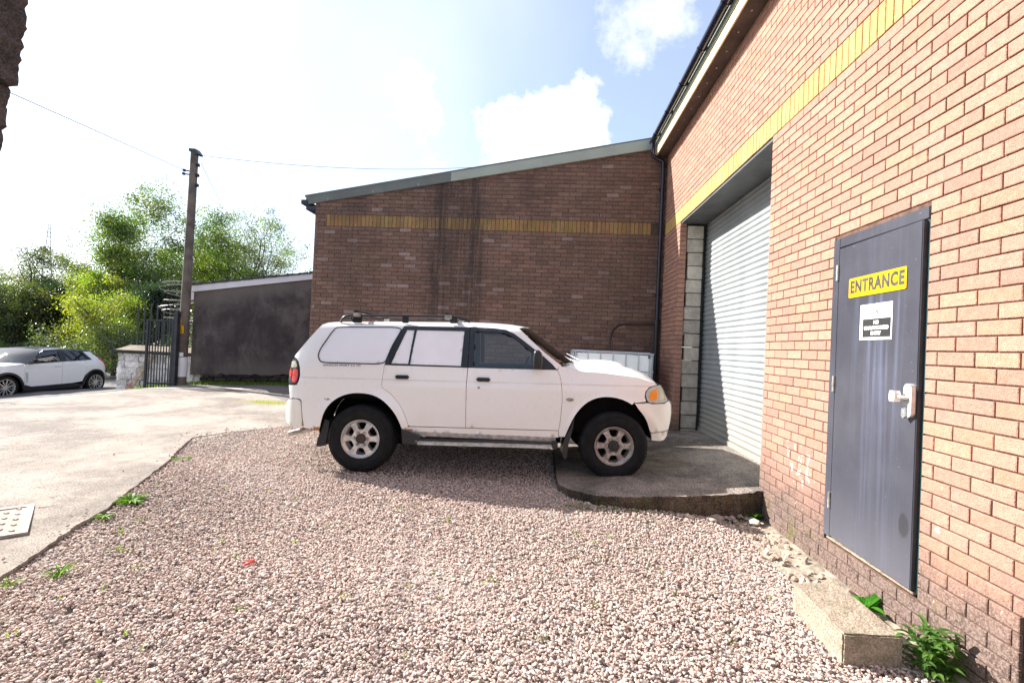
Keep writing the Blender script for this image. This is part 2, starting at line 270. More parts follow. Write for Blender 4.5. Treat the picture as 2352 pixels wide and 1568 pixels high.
# ---------------------------------------------------------------- mesh helpers
def tag(o,label=None,cat=None,group=None,kind=None):
    for k,v in (('label',label),('category',cat),('group',group),('kind',kind)):
        if v: o[k]=v
    return o
def link(name,me,parent=None):
    o=bpy.data.objects.new(name,me); COL.objects.link(o)
    if parent is not None: o.parent=parent
    return o
def empty(name,loc=(0,0,0),label=None,cat=None,group=None,mat4=None):
    o=bpy.data.objects.new(name,None); COL.objects.link(o); o.empty_display_size=.3
    if mat4 is not None: o.matrix_world=mat4
    else: o.location=loc
    return tag(o,label,cat,group)
class MB:
    def __init__(s): s.v=[]; s.f=[]; s.m=[]
    def add(s,vs,fs,mi=0):
        b=len(s.v); s.v+= [tuple(v) for v in vs]; s.f+=[tuple(i+b for i in f) for f in fs]; s.m+=[mi]*len(fs)
    def box(s,lo,hi,mi=0,mat4=None,bev=0.):
        x0,y0,z0=lo; x1,y1,z1=hi
        if bev:
            bm=bmesh.new(); bmesh.ops.create_cube(bm,size=1)
            for v in bm.verts: v.co=Vector(((x0+x1)/2+v.co.x*(x1-x0),(y0+y1)/2+v.co.y*(y1-y0),(z0+z1)/2+v.co.z*(z1-z0)))
            bmesh.ops.bevel(bm,geom=bm.edges[:],offset=bev,segments=2,affect='EDGES')
            vs=[v.co.copy() for v in bm.verts]; bm.verts.index_update(); fs=[[v.index for v in f.verts] for f in bm.faces]; bm.free()
        else:
            vs=[Vector(p) for p in ((x0,y0,z0),(x1,y0,z0),(x1,y1,z0),(x0,y1,z0),(x0,y0,z1),(x1,y0,z1),(x1,y1,z1),(x0,y1,z1))]
            fs=[(0,3,2,1),(4,5,6,7),(0,1,5,4),(1,2,6,5),(2,3,7,6),(3,0,4,7)]
        if mat4 is not None: vs=[mat4@v for v in vs]
        s.add(vs,fs,mi); return s
    def bar(s,p0,p1,w,h,up=(0,0,1),mi=0,bev=0.):
        p0=Vector(p0);p1=Vector(p1);d=(p1-p0);l=d.length;d.normalize();u=Vector(up);sd=d.cross(u).normalized();u=sd.cross(d)
        m=Matrix((( d.x,sd.x,u.x,p0.x),(d.y,sd.y,u.y,p0.y),(d.z,sd.z,u.z,p0.z),(0,0,0,1)))
        return s.box((0,-w/2,-h/2),(l,w/2,h/2),mi,m,bev)
    def tube(s,path,r,n=10,mi=0,caps=True):
        P=[Vector(p) for p in path]; R=r if isinstance(r,(list,tuple)) else [r]*len(P)
        t=(P[1]-P[0]).normalized(); a=Vector((0,0,1)) if abs(t.z)<.9 else Vector((1,0,0)); u=t.cross(a).normalized()
        vs=[];fs=[]
        for i,p in enumerate(P):
            if i==0: d=P[1]-P[0]
            elif i==len(P)-1: d=P[-1]-P[-2]
            else: d=(P[i+1]-P[i-1])
            d.normalize(); u=(u-d*u.dot(d)); u.normalize(); w=d.cross(u)
            for k in range(n):
                an=2*math.pi*k/n; vs.append(p+(u*math.cos(an)+w*math.sin(an))*R[i])
        for i in range(len(P)-1):
            for k in range(n): fs.append((i*n+k,i*n+(k+1)%n,(i+1)*n+(k+1)%n,(i+1)*n+k))
        if caps: fs.append(tuple(range(n-1,-1,-1))); fs.append(tuple((len(P)-1)*n+k for k in range(n)))
        s.add(vs,fs,mi); return s
    def lathe(s,prof,c,axis='Y',n=48,mi=0):   # prof: (radius, offset along axis)
        c=Vector(c); vs=[];fs=[]
        for r,o in prof:
            for k in range(n):
                a=2*math.pi*k/n
                p=Vector((r*math.cos(a),o,r*math.sin(a))) if axis=='Y' else (Vector((r*math.cos(a),r*math.sin(a),o)) if axis=='Z' else Vector((o,r*math.cos(a),r*math.sin(a))))
                vs.append(c+p)
        for i in range(len(prof)-1):
            for k in range(n): fs.append((i*n+k,i*n+(k+1)%n,(i+1)*n+(k+1)%n,(i+1)*n+k))
        s.add(vs,fs,mi); return s
    def prism(s,poly,axis_pts,mi=0):          # poly: list of 3D points, axis_pts: extrusion vector
        n=len(poly); e=Vector(axis_pts); vs=[Vector(p) for p in poly]+[Vector(p)+e for p in poly]
        s.add(vs,[tuple(range(n-1,-1,-1)),tuple(range(n,2*n))]+[(i,(i+1)%n,n+(i+1)%n,n+i) for i in range(n)],mi); return s
    def build(s,name,mats,parent=None,smooth=False,angle=None,recalc=True):
        me=bpy.data.meshes.new(name); me.from_pydata(s.v,[],s.f)
        for m in (mats if isinstance(mats,(list,tuple)) else [mats]): me.materials.append(m)
        me.polygons.foreach_set('material_index',s.m)
        if recalc:
            bm=bmesh.new(); bm.from_mesh(me); bmesh.ops.recalc_face_normals(bm,faces=bm.faces); bm.to_mesh(me); bm.free()
        if smooth:
            me.polygons.foreach_set('use_smooth',[True]*len(me.polygons))
            try: me.set_sharp_from_angle(angle=math.radians(angle or 40))
            except Exception: pass
        me.update(); return link(name,me,parent)
def npmesh(name,V,F,mat,colors=None,parent=None,smooth=False):
    V=np.asarray(V,np.float32); F=np.asarray(F,np.int32); me=bpy.data.meshes.new(name); k=F.shape[1]
    me.vertices.add(len(V)); me.vertices.foreach_set('co',V.ravel()); me.loops.add(F.size); me.loops.foreach_set('vertex_index',F.ravel())
    me.polygons.add(len(F)); me.polygons.foreach_set('loop_start',np.arange(0,F.size,k,dtype=np.int32))
    me.materials.append(mat)
    if colors is not None:
        a=me.attributes.new('bcol','FLOAT_COLOR','POINT'); C=np.ones((len(V),4),np.float32); C[:,:3]=colors; a.data.foreach_set('color',C.ravel())
    me.polygons.foreach_set('use_smooth',np.full(len(F),smooth)); me.update(calc_edges=True)
    return link(name,me,parent)
FONT_OBJS=[]
def text(body,size,mat4,mat,parent=None,name='lettering',extrude=.0008,offset=0.,sx=1.,align='CENTER',spacing=1.):
    cu=bpy.data.curves.new('lettering','FONT'); cu.body=body; cu.size=size; cu.extrude=extrude; cu.offset=offset; cu.align_x=align; cu.align_y='CENTER'; cu.space_character=spacing
    o=bpy.data.objects.new('tmp',cu); COL.objects.link(o); bpy.context.view_layer.update()
    me=bpy.data.meshes.new_from_object(o.evaluated_get(bpy.context.evaluated_depsgraph_get())); bpy.data.objects.remove(o)
    me.transform(Matrix.Diagonal((sx,1,1,1))); me.transform(mat4); me.materials.clear(); me.materials.append(mat); me.name='lettering'
    return link(name,me,parent)
def frame(o,x,y,z): 
    x=Vector(x).normalized();y=Vector(y).normalized();z=Vector(z).normalized()
    return Matrix(((x.x,y.x,z.x,o[0]),(x.y,y.y,z.y,o[1]),(x.z,y.z,z.z,o[2]),(0,0,0,1)))
def sstep(x,a,b): t=min(1,max(0,(x-a)/(b-a))); return t*t*(3-2*t)
# ---------------------------------------------------------------- ground
def G(x,y):
    g=.065*sstep(y,3.3,4.9)*(1-sstep(x,.9,1.9))+.04*sstep(y,5,10.5)
    t=max(0,-9.3-x); g-= .13*t if t<4.2 else .546
    if x<-26: g+= .06*(-26-x)*.5
    return g
def grid(name,xs,ys,fz,mat,parent=None):
    V=[(x,y,fz(x,y)) for y in ys for x in xs]; nx=len(xs)
    F=[(j*nx+i,j*nx+i+1,(j+1)*nx+i+1,(j+1)*nx+i) for j in range(len(ys)-1) for i in range(nx-1)]
    return npmesh(name,V,F,mat,parent=parent,smooth=True)
def lin(a,b,n): return [a+(b-a)*i/n for i in range(n+1)]
tag(grid('ground',lin(-400,-40,9)+lin(-35,12,47)+lin(20,300,6),lin(-40,-4,9)+lin(-2,20,30)+lin(24,400,12),lambda x,y:G(x,y)-.10,M_earth),kind='structure')
def in_poly(p,poly):
    x,y=p; c=False; j=len(poly)-1
    for i in range(len(poly)):
        xi,yi=poly[i];xj,yj=poly[j]
        if (yi>y)!=(yj>y) and x<(xj-xi)*(y-yi)/(yj-yi)+xi: c=not c
        j=i
    return c
def densify(poly,step,closed=True):
    out=[]; n=len(poly)
    for i in range(n if closed else n-1):
        a=poly[i];b=poly[(i+1)%n]; l=math.dist(a,b); k=max(1,int(math.ceil(l/step)))
        for j in range(k): out.append(tuple(a[q]+(b[q]-a[q])*j/k for q in range(len(a))))
    if not closed: out.append(tuple(poly[-1]))
    return out
def chaikin(p,closed=True,it=1):
    for _ in range(it):
        o=[]; n=len(p)
        if not closed: o.append(p[0])
        for i in range(n if closed else n-1):
            a=p[i];b=p[(i+1)%n]; o.append((a[0]*.75+b[0]*.25,a[1]*.75+b[1]*.25)); o.append((a[0]*.25+b[0]*.75,a[1]*.25+b[1]*.75))
        if not closed: o.append(p[-1])
        p=o
    return p
def cdt(outer,holes,step):
    pts=[];edges=[]
    for lp in [outer]+holes:
        b=len(pts); n=len(lp); pts+=lp; edges+=[(b+i,b+(i+1)%n) for i in range(n)]
    xs=[p[0] for p in outer];ys=[p[1] for p in outer]
    y=min(ys)+step*.5; r=0
    bp=np.array(pts)
    while y<max(ys):
        x=min(xs)+(step*.5 if r%2 else 0)
        while x<max(xs):
            if in_poly((x,y),outer) and not any(in_poly((x,y),h) for h in holes) and ((bp-np.array((x,y)))**2).sum(1).min()>(step*.5)**2: pts.append((x,y))
            x+=step
        y+=step*.87; r+=1
    res=delaunay_2d_cdt([Vector(p) for p in pts],edges,[],0,1e-5)
    V=[(v.x,v.y) for v in res[0]]; F=[]
    for f in res[2]:
        c=(sum(V[i][0] for i in f)/3,sum(V[i][1] for i in f)/3)
        if in_poly(c,outer) and not any(in_poly(c,h) for h in holes): F.append(tuple(f))
    return V,F
def sheet(name,outer,fz,mat,step=.4,thick=0,parent=None,sidemat=None):
    o=densify(outer,step); V,F=cdt(o,[],step); mb=MB(); n=len(V)
    mb.add([(x,y,fz(x,y)) for x,y in V],F)
    if thick:
        b=len(mb.v); mb.v+=[(x,y,fz(x,y)) for x,y in o]+[(x,y,fz(x,y)-thick) for x,y in o]; m=len(o)
        for i in range(m): mb.f.append((b+i,b+(i+1)%m,b+m+(i+1)%m,b+m+i)); mb.m.append(1 if sidemat else 0)
    ob=mb.build(name,[mat,sidemat] if sidemat else mat,parent,recalc=False); 
    return ob
rag=random.Random(3)
EDGE=[(-2.75,1.2),(-2.95,2.0),(-3.08,2.55),(-3.24,2.95),(-3.42,3.40),(-3.50,3.72),(-3.72,4.30),(-3.95,4.88),(-4.29,5.5),(-4.62,6.15),(-4.45,6.55),(-4.1,6.98),(-3.62,7.55),(-2.9,7.85),(-1.5,8.0),(.2,8.05)]
EDGEd=[(x+rag.uniform(-.012,.012),y+rag.uniform(-.012,.012)) for x,y in densify(EDGE,.07,False)]
yard_z=lambda x,y: G(x,y)+.03+.012*math.sin(x*.9+1)*math.sin(y*.7)
tag(sheet('concrete_yard',EDGEd+[(.2,8.9),(-4.3,8.9),(-6.2,10.6),(-7.2,11.55),(-9.9,10.6),(-12.2,9.6),(-12.2,1.2)],yard_z,M_yard,.35,.09),kind='structure')
tag(sheet('path',[(-6.2,10.605),(-4.3,8.91),(-3.5,12.5),(-4.5,16),(-7.4,13.6),(-9.5,12.35),(-12.2,12.2),(-12.2,9.61),(-9.9,10.61),(-7.2,11.56)],lambda x,y:yard_z(x,y)-.004,M_path,.5),kind='structure')
tag(sheet('kerb_strip',[(-11.2,10.02),(-9.9,10.48),(-8.5,10.98),(-7.7,11.40),(-7.1,11.45),(-6.6,11.25),(-6.75,11.42),(-7.1,11.66),(-7.85,11.62),(-8.6,11.2),(-9.98,10.66),(-11.2,10.2)],lambda x,y:yard_z(x,y)+.012,M_light,.3,.02),kind='structure')
tag(sheet('road',[(-12.2,-30),(-12.2,60),(-19.6,60),(-19.6,-30)],lambda x,y:G(x,y)+.01,M_road,2.5),kind='structure')
mb=MB()
for k in range(60): mb.box((-19.75,-10+k*.93,G(-19,0)-.1),(-19.6,-10+k*.93+.92,G(-19,0)+.13),bev=.012)
tag(mb.build('kerb',M_path),kind='structure')
tag(grid('grass_verge',lin(-30,-19.76,12),lin(0,44,30),lambda x,y:G(x,y)+.10+.05*math.sin(x*2+y),simple('verge_grass',(.10,.17,.025),.95,0,.4,2.5,.03,20)),kind='structure')
SLAB=[(.20,8.05),(.2,6.3),(.19,5.25),(.205,4.95),(.30,4.77),(.42,4.67),(.60,4.575),(.80,4.54),(1.1,4.525),(1.44,4.53),(1.75,4.565),(2.06,4.62),(2.06,4.71),(2.66,4.71),(2.66,7.83),(2.06,7.84),(2.06,8.88),(.2,8.88)]
slab_z=lambda x,y: .125+max(0,x-.2)*.0815*(1 if x<2.1 else 1)-(0 if x<2.1 else 0)
SLd=[(x+rag.uniform(-.008,.008)*(y<4.62),y+rag.uniform(-.014,.014)*(y<5.2)) for x,y in densify(SLAB,.045)]
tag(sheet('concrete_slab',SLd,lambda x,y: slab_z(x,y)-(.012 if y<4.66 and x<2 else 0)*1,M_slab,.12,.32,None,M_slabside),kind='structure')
gz=lambda x,y: G(x,y)-.012-.015*(y<2.5)+.036*sstep(y,5.5,6.4)
grav_poly=EDGE+[(.2,8.05),(.2,5.0),(2.07,4.7),(2.07,1.2)]
tag(sheet('gravel_bed',[(p[0]-.03,p[1]) for p in EDGE]+[(2.3,8.05),(2.3,1.2)],gz,M_gbase,.3),kind='structure')
# gravel stones
bm=bmesh.new(); bmesh.ops.create_icosphere(bm,subdivisions=1,radius=1); ico=np.array([v.co[:] for v in bm.verts]); icf=np.array([[v.index for v in f.verts] for f in bm.faces]); bm.free()
def stones(name,P,size,mat,cols):
    n=len(P); A=rng.normal(size=(n,4)); A/=np.linalg.norm(A,axis=1)[:,None]; w,x,y,z=A.T
    R=np.stack([1-2*(y*y+z*z),2*(x*y-z*w),2*(x*z+y*w),2*(x*y+z*w),1-2*(x*x+z*z),2*(y*z-x*w),2*(x*z-y*w),2*(y*z+x*w),1-2*(x*x+y*y)],1).reshape(n,3,3)
    S=np.stack([size*rng.uniform(.85,1.25,n),size*rng.uniform(.6,.95,n),size*rng.uniform(.4,.7,n)],1)
    # mostly lying flat: blend rotation with a yaw only
    V=ico[None]*(1+rng.uniform(-.22,.22,(n,12,1)))*S[:,None,:]
    yaw=rng.uniform(0,6.28,n); c,s=np.cos(yaw),np.sin(yaw); Z=np.zeros(n);O=np.ones(n)
    RY=np.stack([c,-s,Z,s,c,Z,Z,Z,O],1).reshape(n,3,3); flat=rng.random(n)<.72
    tl=rng.normal(0,.35,n); ct,st=np.cos(tl),np.sin(tl); RT=np.stack([O,Z,Z,Z,ct,-st,Z,st,ct],1).reshape(n,3,3)
    R[flat]=(RY@RT)[flat]
    V=np.einsum('nij,nkj->nki',R,V)+P[:,None,:]
    F=(icf[None]+12*np.arange(n)[:,None,None]).reshape(-1,3)
    C=np.repeat(cols,12,axis=0)
    return npmesh(name,V.reshape(-1,3),F,mat,C)
def gravel():
    pts=[]; 
    for (x0,x1,y0,y1,dens) in ((-4.8,2.07,1.75,3.2,5200),(-4.9,2.07,3.2,5.0,4200),(-4.9,2.07,5.0,8.05,2500)):
        n=int((x1-x0)*(y1-y0)*dens); pts.append(np.stack([rng.uniform(x0,x1,n),rng.uniform(y0,y1,n)],1))
    P=np.concatenate(pts)
    ex=np.interp(P[:,1],[p[1] for p in EDGE[:10]],[p[0] for p in EDGE[:10]])
    far=P[:,1]>6.15; exf=np.interp(P[:,1],[p[1] for p in EDGE[9:14]],[p[0] for p in EDGE[9:14]]); ex=np.where(far,exf,ex)
    keep=P[:,0]>ex-np.where(rng.random(len(P))<np.where(P[:,1]>6.2,.14,.015),rng.exponential(.18,len(P)),0)+.01
    keep&=~((P[:,0]>.17)&(P[:,1]>np.interp(P[:,0],[.17,.2,.3,.6,1.1,1.75,2.06],[5.6,4.96,4.78,4.59,4.54,4.575,4.63])))
    # thin cover over grit by the wall foot
    nearw=(P[:,0]>1.72)&(P[:,1]>3.1)&(P[:,1]<4.55); keep&=~(nearw&(rng.random(len(P))<.62))
    P=P[keep]; n=len(P)
    size=rng.uniform(.0062,.0118,n)*np.where(rng.random(n)<.07,1.45,1)
    g=np.array([G(a,b) for a,b in P]); onc=P[:,0]<np.where(P[:,1]>6.15,np.interp(P[:,1],[p[1] for p in EDGE[9:14]],[p[0] for p in EDGE[9:14]]),np.interp(P[:,1],[p[1] for p in EDGE[:10]],[p[0] for p in EDGE[:10]]))
    und=.012*np.sin(P[:,0]*2.3+P[:,1])*np.sin(P[:,1]*1.9-1)
    z=g+.034*np.clip((P[:,1]-5.5)/.9,0,1)*(~onc)+np.where(onc,.036,rng.uniform(-.009,.009,n)+und)
    base=np.array([(.50,.415,.375),(.43,.37,.34),(.56,.49,.445),(.33,.295,.285),(.51,.39,.335),(.64,.58,.53)])
    c=base[rng.choice(6,n,p=[.27,.22,.2,.12,.13,.06])]*rng.uniform(.78,1.2,(n,1))*(1+.10*np.sin(P[:,0]*1.7+.6)*np.sin(P[:,1]*1.3))[:,None]*np.array((1.13,1.075,1.035))
    o=stones('gravel',np.column_stack([P,z]),size,attr_mat('gravel_stone',.85,.0015,260.,.12,60),c)
    tag(o,'loose pinkish grey gravel covering the yard in front of the white car','gravel',kind='stuff')
gravel()
# ---------------------------------------------------------------- brickwork
def bricks(name,mat,place,courses,rowfn,colfn,parent,soldiers=None,step=.225,h=.067,proud=0.0):
    """place(u,z,d) -> world point, d outwards; rowfn(k) -> list of allowed (u0,u1); soldiers=(z0,list of ranges)."""
    Vs=[];Fs=[];Cs=[]
    def brick(u0,u1,z0,z1,c,r=random):
        d=r.uniform(-.0012,.0012); e=.0035; b=len(Vs)
        j=lambda: r.uniform(-.0009,.0009)
        o=[(u0+j(),z0+j()),(u1+j(),z0+j()),(u1+j(),z1+j()),(u0+j(),z1+j())]; i=[(u0+e,z0+e),(u1-e,z0+e),(u1-e,z1-e),(u0+e,z1-e)]
        for q in i: Vs.append(place(q[0],q[1],d))
        for q in o: Vs.append(place(q[0],q[1],d-.0028))
        for q in o: Vs.append(place(q[0],q[1],-.017))
        Fs.append((b,b+1,b+2,b+3))
        for k in range(4):
            k2=(k+1)%4; Fs.append((b+4+k,b+4+k2,b+k2,b+k)); Fs.append((b+8+k,b+8+k2,b+4+k2,b+4+k))
        Cs.extend([c]*12)
    for k in courses:
        z0=k*.075+.004; z1=z0+h; off=(.1125 if k%2 else 0)
        for a,b_,fn in rowfn(k):
            n=int(math.floor((a-off)/step)); u=n*step+off
            while u<b_:
                u0=max(a,u+.004); u1=min(b_,u+step-.004)
                if u1-u0>.022:
                    zz0,zz1=z0,z1
                    if fn is None or fn((u0+u1)/2,zz1): brick(u0,u1,zz0,zz1,colfn(u0,zz0))
                u+=step
    if soldiers:
        z0,rs=soldiers
        for a,b_ in rs:
            u=a
            while u+.065<=b_+.003: brick(u+.004,u+.071,z0+.005,z0+.22,colfn(u,z0,True)); u+=.075
    V=np.array(Vs);F=np.array(Fs); return npmesh(name,V,F,mat,np.array(Cs),parent)
R1=random.Random(21)
def colR(u,z,s=False):
    f=R1.uniform(.88,1.08)
    if s: return tuple(c*f for c in (.52,.335,.135))
    c=R1.choice([(.415,.228,.168),(.405,.225,.168),(.425,.236,.172),(.385,.216,.165),(.42,.233,.162)])
    return tuple(x*f for x in c)
def colB(u,z,s=False):
    f=R1.uniform(.82,1.14)
    if s: return tuple(c*f*R1.uniform(.85,1.05) for c in (.32,.205,.09))
    if R1.random()<(.05 if u<-.8 else .012): return (.27*f,.20*f,.185*f)
    c=R1.choice([(.205,.125,.098),(.192,.118,.096),(.215,.133,.104),(.180,.112,.092),(.186,.122,.100)])
    return tuple(x*f for x in c)
WX=2.07; CY=8.9
# --- the warehouse on the right
wh=empty('brick_warehouse',(WX+2,4.5,0),'red brick warehouse with yellow brick band along the right side','building')
inv=Matrix.Translation((-WX-2,-4.5,0))
def adopt(o,root):
    o.parent=root; o.matrix_parent_inverse=Matrix.Translation(root.location).inverted(); return o
RO=(4.705,7.825); DO=(2.775,3.65)
def rowR(k):
    z=k*.075; a,b=2.6-2.6+.2,CY
    rs=[(.2,CY)]
    def cut(rs,c0,c1):
        o=[]
        for x0,x1 in rs:
            if x1<=c0 or x0>=c1: o.append((x0,x1))
            else:
                if x0<c0: o.append((x0,c0))
                if x1>c1: o.append((c1,x1))
        return o
    if z>=3.6-.001 and z<3.82: return []
    if z<3.59: rs=cut(rs,*RO)
    if .225<z+.001 and z<2.37: rs=cut(rs,*DO)
    if z<.44: rs=cut(rs,1.2,2.215)
    return [(a,b,None) for a,b in rs]
placeR=lambda u,z,d:(WX-d,u,z)
bw=bricks('brick_wall',brickR,placeR,range(-4,68),rowR,colR,None,(3.6,[(.2,8.86)])); adopt(bw,wh)
# quoin faces of the shutter opening (brick ends turning into the recess)
def jamb(yc,sgn,z0,z1):
    mb=[];V=[];F=[];C=[]
    k=int(z0/.075)
    while k*.075<z1-.05:
        z=k*.075+.005; l=.1025 if k%2 else .2125; b=len(V); c=colR(0,0)
        for x0,x1 in ((WX+.004,WX+min(l,.105)),):
            y=yc-sgn*.0; V+=[(x0,y,z),(x1,y,z),(x1,y,z+.065),(x0,y,z+.065),(x0,y+sgn*.02,z),(x1,y+sgn*.02,z),(x1,y+sgn*.02,z+.065),(x0,y+sgn*.02,z+.065)]
            F+=[(b,b+1,b+2,b+3),(b,b+1,b+5,b+4),(b+3,b+2,b+6,b+7),(b+1,b+2,b+6,b+5)]; C+=[c]*8
        k+=1
    return adopt(npmesh('brick_jamb',V,F,brickR,np.array(C)),wh)
jamb(RO[1]-.001,1,.2,3.6); jamb(RO[0]+.001,-1,.2,3.6); jamb(DO[1]-.001,1,.27,2.37); jamb(DO[0]+.001,-1,.27,2.37)
mb=MB()  # mortar backing, 9 mm behind the faces, with the openings left out
x0,x1=WX+.009,WX+.10
for (a,b,z0,z1) in ((RO[1]+.006,CY+.4,-.3,3.6),(DO[1]+.006,RO[0]-.006,-.3,3.6),(2.222,DO[0]-.006,-.3,3.6),(DO[0]-.006,DO[1]+.006,-.3,.228),(DO[0]-.006,DO[1]+.006,2.372,3.6),(.0,2.222,.452,3.6),(.0,1.195,-.3,.452)): mb.box((x0,a,z0),(x1,b,z1))
mb.box((x0,0,3.6),(x1,CY+.4,5.1))
adopt(mb.build('mortar',mortR),wh)
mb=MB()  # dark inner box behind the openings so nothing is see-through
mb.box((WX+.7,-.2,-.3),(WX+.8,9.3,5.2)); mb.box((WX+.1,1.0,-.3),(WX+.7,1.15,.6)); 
adopt(mb.build('inner_wall',M_dark),wh)
mb=MB(); mb.box((WX+.11,RO[0]-.35,3.585),(WX+.70,RO[1]+.45,3.80)); mb.box((WX+.016,RO[0]+.01,3.572),(WX+.14,RO[1]-.01,3.598)); adopt(mb.build('steel_lintel',simple('lintel_steel',(.10,.105,.105),.6,.2,.2,6)),wh)
# pale blockwork inner jamb
rb=random.Random(5); M_blk=attr_mat('painted_block',.9,.004,120.,.25,9.)
for yj,sg in ((RO[1]+.012,1),(RO[0]-.06,-1)):
    z=.12; V=[];F=[];C=[]
    while z<3.5:
        h=.203; ind=rb.uniform(0,.018); b=len(V); zt=min(z+h,3.57); xa=WX+.125+rb.uniform(-.012,.022); xb=WX+.375; f=rb.uniform(.82,1.12)*(1. if z>1.6 else .68+.19*z); c=tuple(v*f for v in (.56,.51,.44)); yy=yj+ind*sg
        m2=MB(); m2.box((xa,min(yy,yy+sg*.3),z),(xb,max(yy,yy+sg*.3),zt),bev=.007)
        V+=[tuple(v) for v in m2.v]; F+=[tuple(i+b for i in f_) for f_ in m2.f]; C+=[c]*len(m2.v)
        z+=h+.012
    me=bpy.data.meshes.new('block_jamb'); me.from_pydata(V,[],F); a=me.attributes.new('bcol','FLOAT_COLOR','POINT'); a.data.foreach_set('color',np.column_stack([np.array(C),np.ones(len(C))]).astype(np.float32).ravel())
    me.materials.append(M_blk); me.update(); adopt(link('block_jamb',me),wh)
# roller shutter: ribbed curtain, guides, bottom bar
def shutter_mat():
    m,t,b=newmat('galvanised_shutter'); q=NB(t); c=q.co(); n=q.noise(q.scale(c,(1,1,.4)),3,6,.6); X=q.xyz(c)
    col=q.mix(q.ramp(n,.3,.7),(.31,.335,.345),(.39,.41,.415)); lo=q.math('MULTIPLY',q.ramp(q.math('ADD',X[2],q.math('MULTIPLY',n,.5)),.5,1.6,1,0),.6)
    col=q.mix(lo,col,(.44,.40,.32)); sp=q.ramp(q.noise(q.scale(c,(1,.4,2)),26,3),.62,.7); col=q.mix(q.math('MULTIPLY',sp,.2),col,(.2,.2,.2))
    q.l(col,b.inputs['Base Color']); b.inputs['Roughness'].default_value=.5; b.inputs['Metallic'].default_value=.35; return m
M_shut=shutter_mat(); SX=WX+.45
sh=empty('roller_shutter',(SX,6.27,.25)); adopt(sh,wh)
def adopt2(o,mid): o.parent=mid; o.matrix_parent_inverse=Matrix.Translation((SX,6.27,.25)).inverted(); return o
pr=[]; z=.37; P=.0762
while z<3.85:
    for t,dx in ((0,.004),(.05,-.004),(.2,-.010),(.4,-.012),(.6,-.010),(.72,-.004),(.77,.004),(.82,-.003),(.92,-.004),(.97,.004)): pr.append((SX+dx,z+t*P))
    z+=P
ys=[4.50,5.3,6.2,7.1,8.0]; V=[(x,y,zz) for x,zz in pr for y in ys]; n=len(ys)
F=[(i*n+j,i*n+j+1,(i+1)*n+j+1,(i+1)*n+j) for i in range(len(pr)-1) for j in range(n-1)]
adopt2(npmesh('curtain',V,F,M_shut,smooth=True),sh)
mb=MB(); mb.box((SX-.03,4.50,.262),(SX+.015,7.99,.368),bev=.006); mb.box((SX-.055,4.50,.262),(SX-.03,7.99,.272)); adopt2(mb.build('bottom_bar',M_shut),sh)
for y0 in (7.93,4.53): mb=MB(); mb.box((SX-.065,y0-.02,.245),(SX-.024,y0+.09,3.6)); mb.box((SX-.065,y0+(.075 if y0>6 else -.02),.245),(SX+.03,y0+(.09 if y0>6 else -.005),3.6)); adopt2(mb.build('guide_rail',M_dark if False else M_gate),sh)
# entrance door, hinged on its far side and standing slightly proud at the lock side
dr=empty('entrance_door',(WX,3.2,.27)); adopt(dr,wh)
def adopt3(o,c=(WX,3.2,.27),par=dr): o.parent=par; o.matrix_parent_inverse=Matrix.Translation(c).inverted(); return o
mb=MB()
mb.box((WX-.006,3.575,.262),(WX+.07,3.648,2.372),bev=.003); mb.box((WX-.006,2.777,2.305),(WX+.07,3.575,2.372),bev=.003)
adopt3(mb.build('door_frame',M_door))
mb=MB(); mb.box((WX+.004,2.777,.262),(WX+.07,2.800,2.305)); mb.box((WX+.055,2.80,.262),(WX+.065,3.575,2.305)); adopt3(mb.build('lock_side_frame',M_teal))
mb=MB(); mb.box((WX-.010,2.790,.250),(WX+.06,3.60,.261),bev=.001); adopt3(mb.build('door_sill',M_step))
PH=math.radians(1.3); HX,HY=WX-.006,3.578
U=Vector((-math.sin(PH),-math.cos(PH),0)); Nn=Vector((-math.cos(PH),math.sin(PH),0))
def DF(s,z,d=0): p=Vector((HX,HY,0))+U*s+Nn*d; return Vector((p.x,p.y,z))
DM=frame((0,0,0),U,Nn,(0,0,1))
leafm=Matrix.Translation((HX,HY,0))@Matrix(((U.x,-Nn.x,0,0),(U.y,-Nn.y,0,0),(0,0,1,0),(0,0,0,1)))   # local: x along leaf, y into the wall
mb=MB(); mb.box((.003,.0,.272),(.782,.042,2.298),0,leafm,bev=.003); adopt3(mb.build('door_leaf',M_door)); mb=MB(); mb.box((.7825,.004,.275),(.786,.040,2.295),0,leafm); adopt3(mb.build('door_edge_shade',M_gate))  # leaf edge covered by a darker strip, its shade put into the colour
for z in (2.127,1.34,.52):
    mb=MB(); mb.tube([(HX-.006,HY+.002,z-.055),(HX-.006,HY+.002,z+.055)],.010,12); mb.tube([(HX-.006,HY+.002,z-.012),(HX-.006,HY+.002,z+.012)],.0112,12); adopt3(mb.build('hinge',M_alloyd,smooth=True))
def onleaf(s,z,d): return DF(s,z,d)
LK=empty('door_lock',tuple(DF(.745,1.29,.02))); LK.location=DF(.745,1.29,0); adopt3(LK)
mb=MB(); sh_=[];
for k in range(24):
    a=2*math.pi*k/24; sh_.append(( .745+.033*math.cos(a), 1.30+(.062 if math.sin(a)>0 else -.062)+.033*math.sin(a)))
mb.prism([DF(s,z,.0005) for s,z in sh_],Nn*.022); o=mb.build('lock_plate',M_alloy,smooth=True,angle=35); o.parent=LK; o.matrix_parent_inverse=Matrix.Translation(LK.location).inverted()
mb=MB(); mb.tube([DF(.745,1.315,.02),DF(.745,1.315,.045),DF(.738,1.316,.052),DF(.720,1.317,.056)],[.011,.011,.012,.013],12); mb.prism([DF(.712+dx,1.318+dz,.045) for dx,dz in ((-.026,-.030),(.010,-.030),(.018,-.01),(.016,.02),(.006,.032),(-.024,.032),(-.031,.01),(-.031,-.015))],Nn*.034)
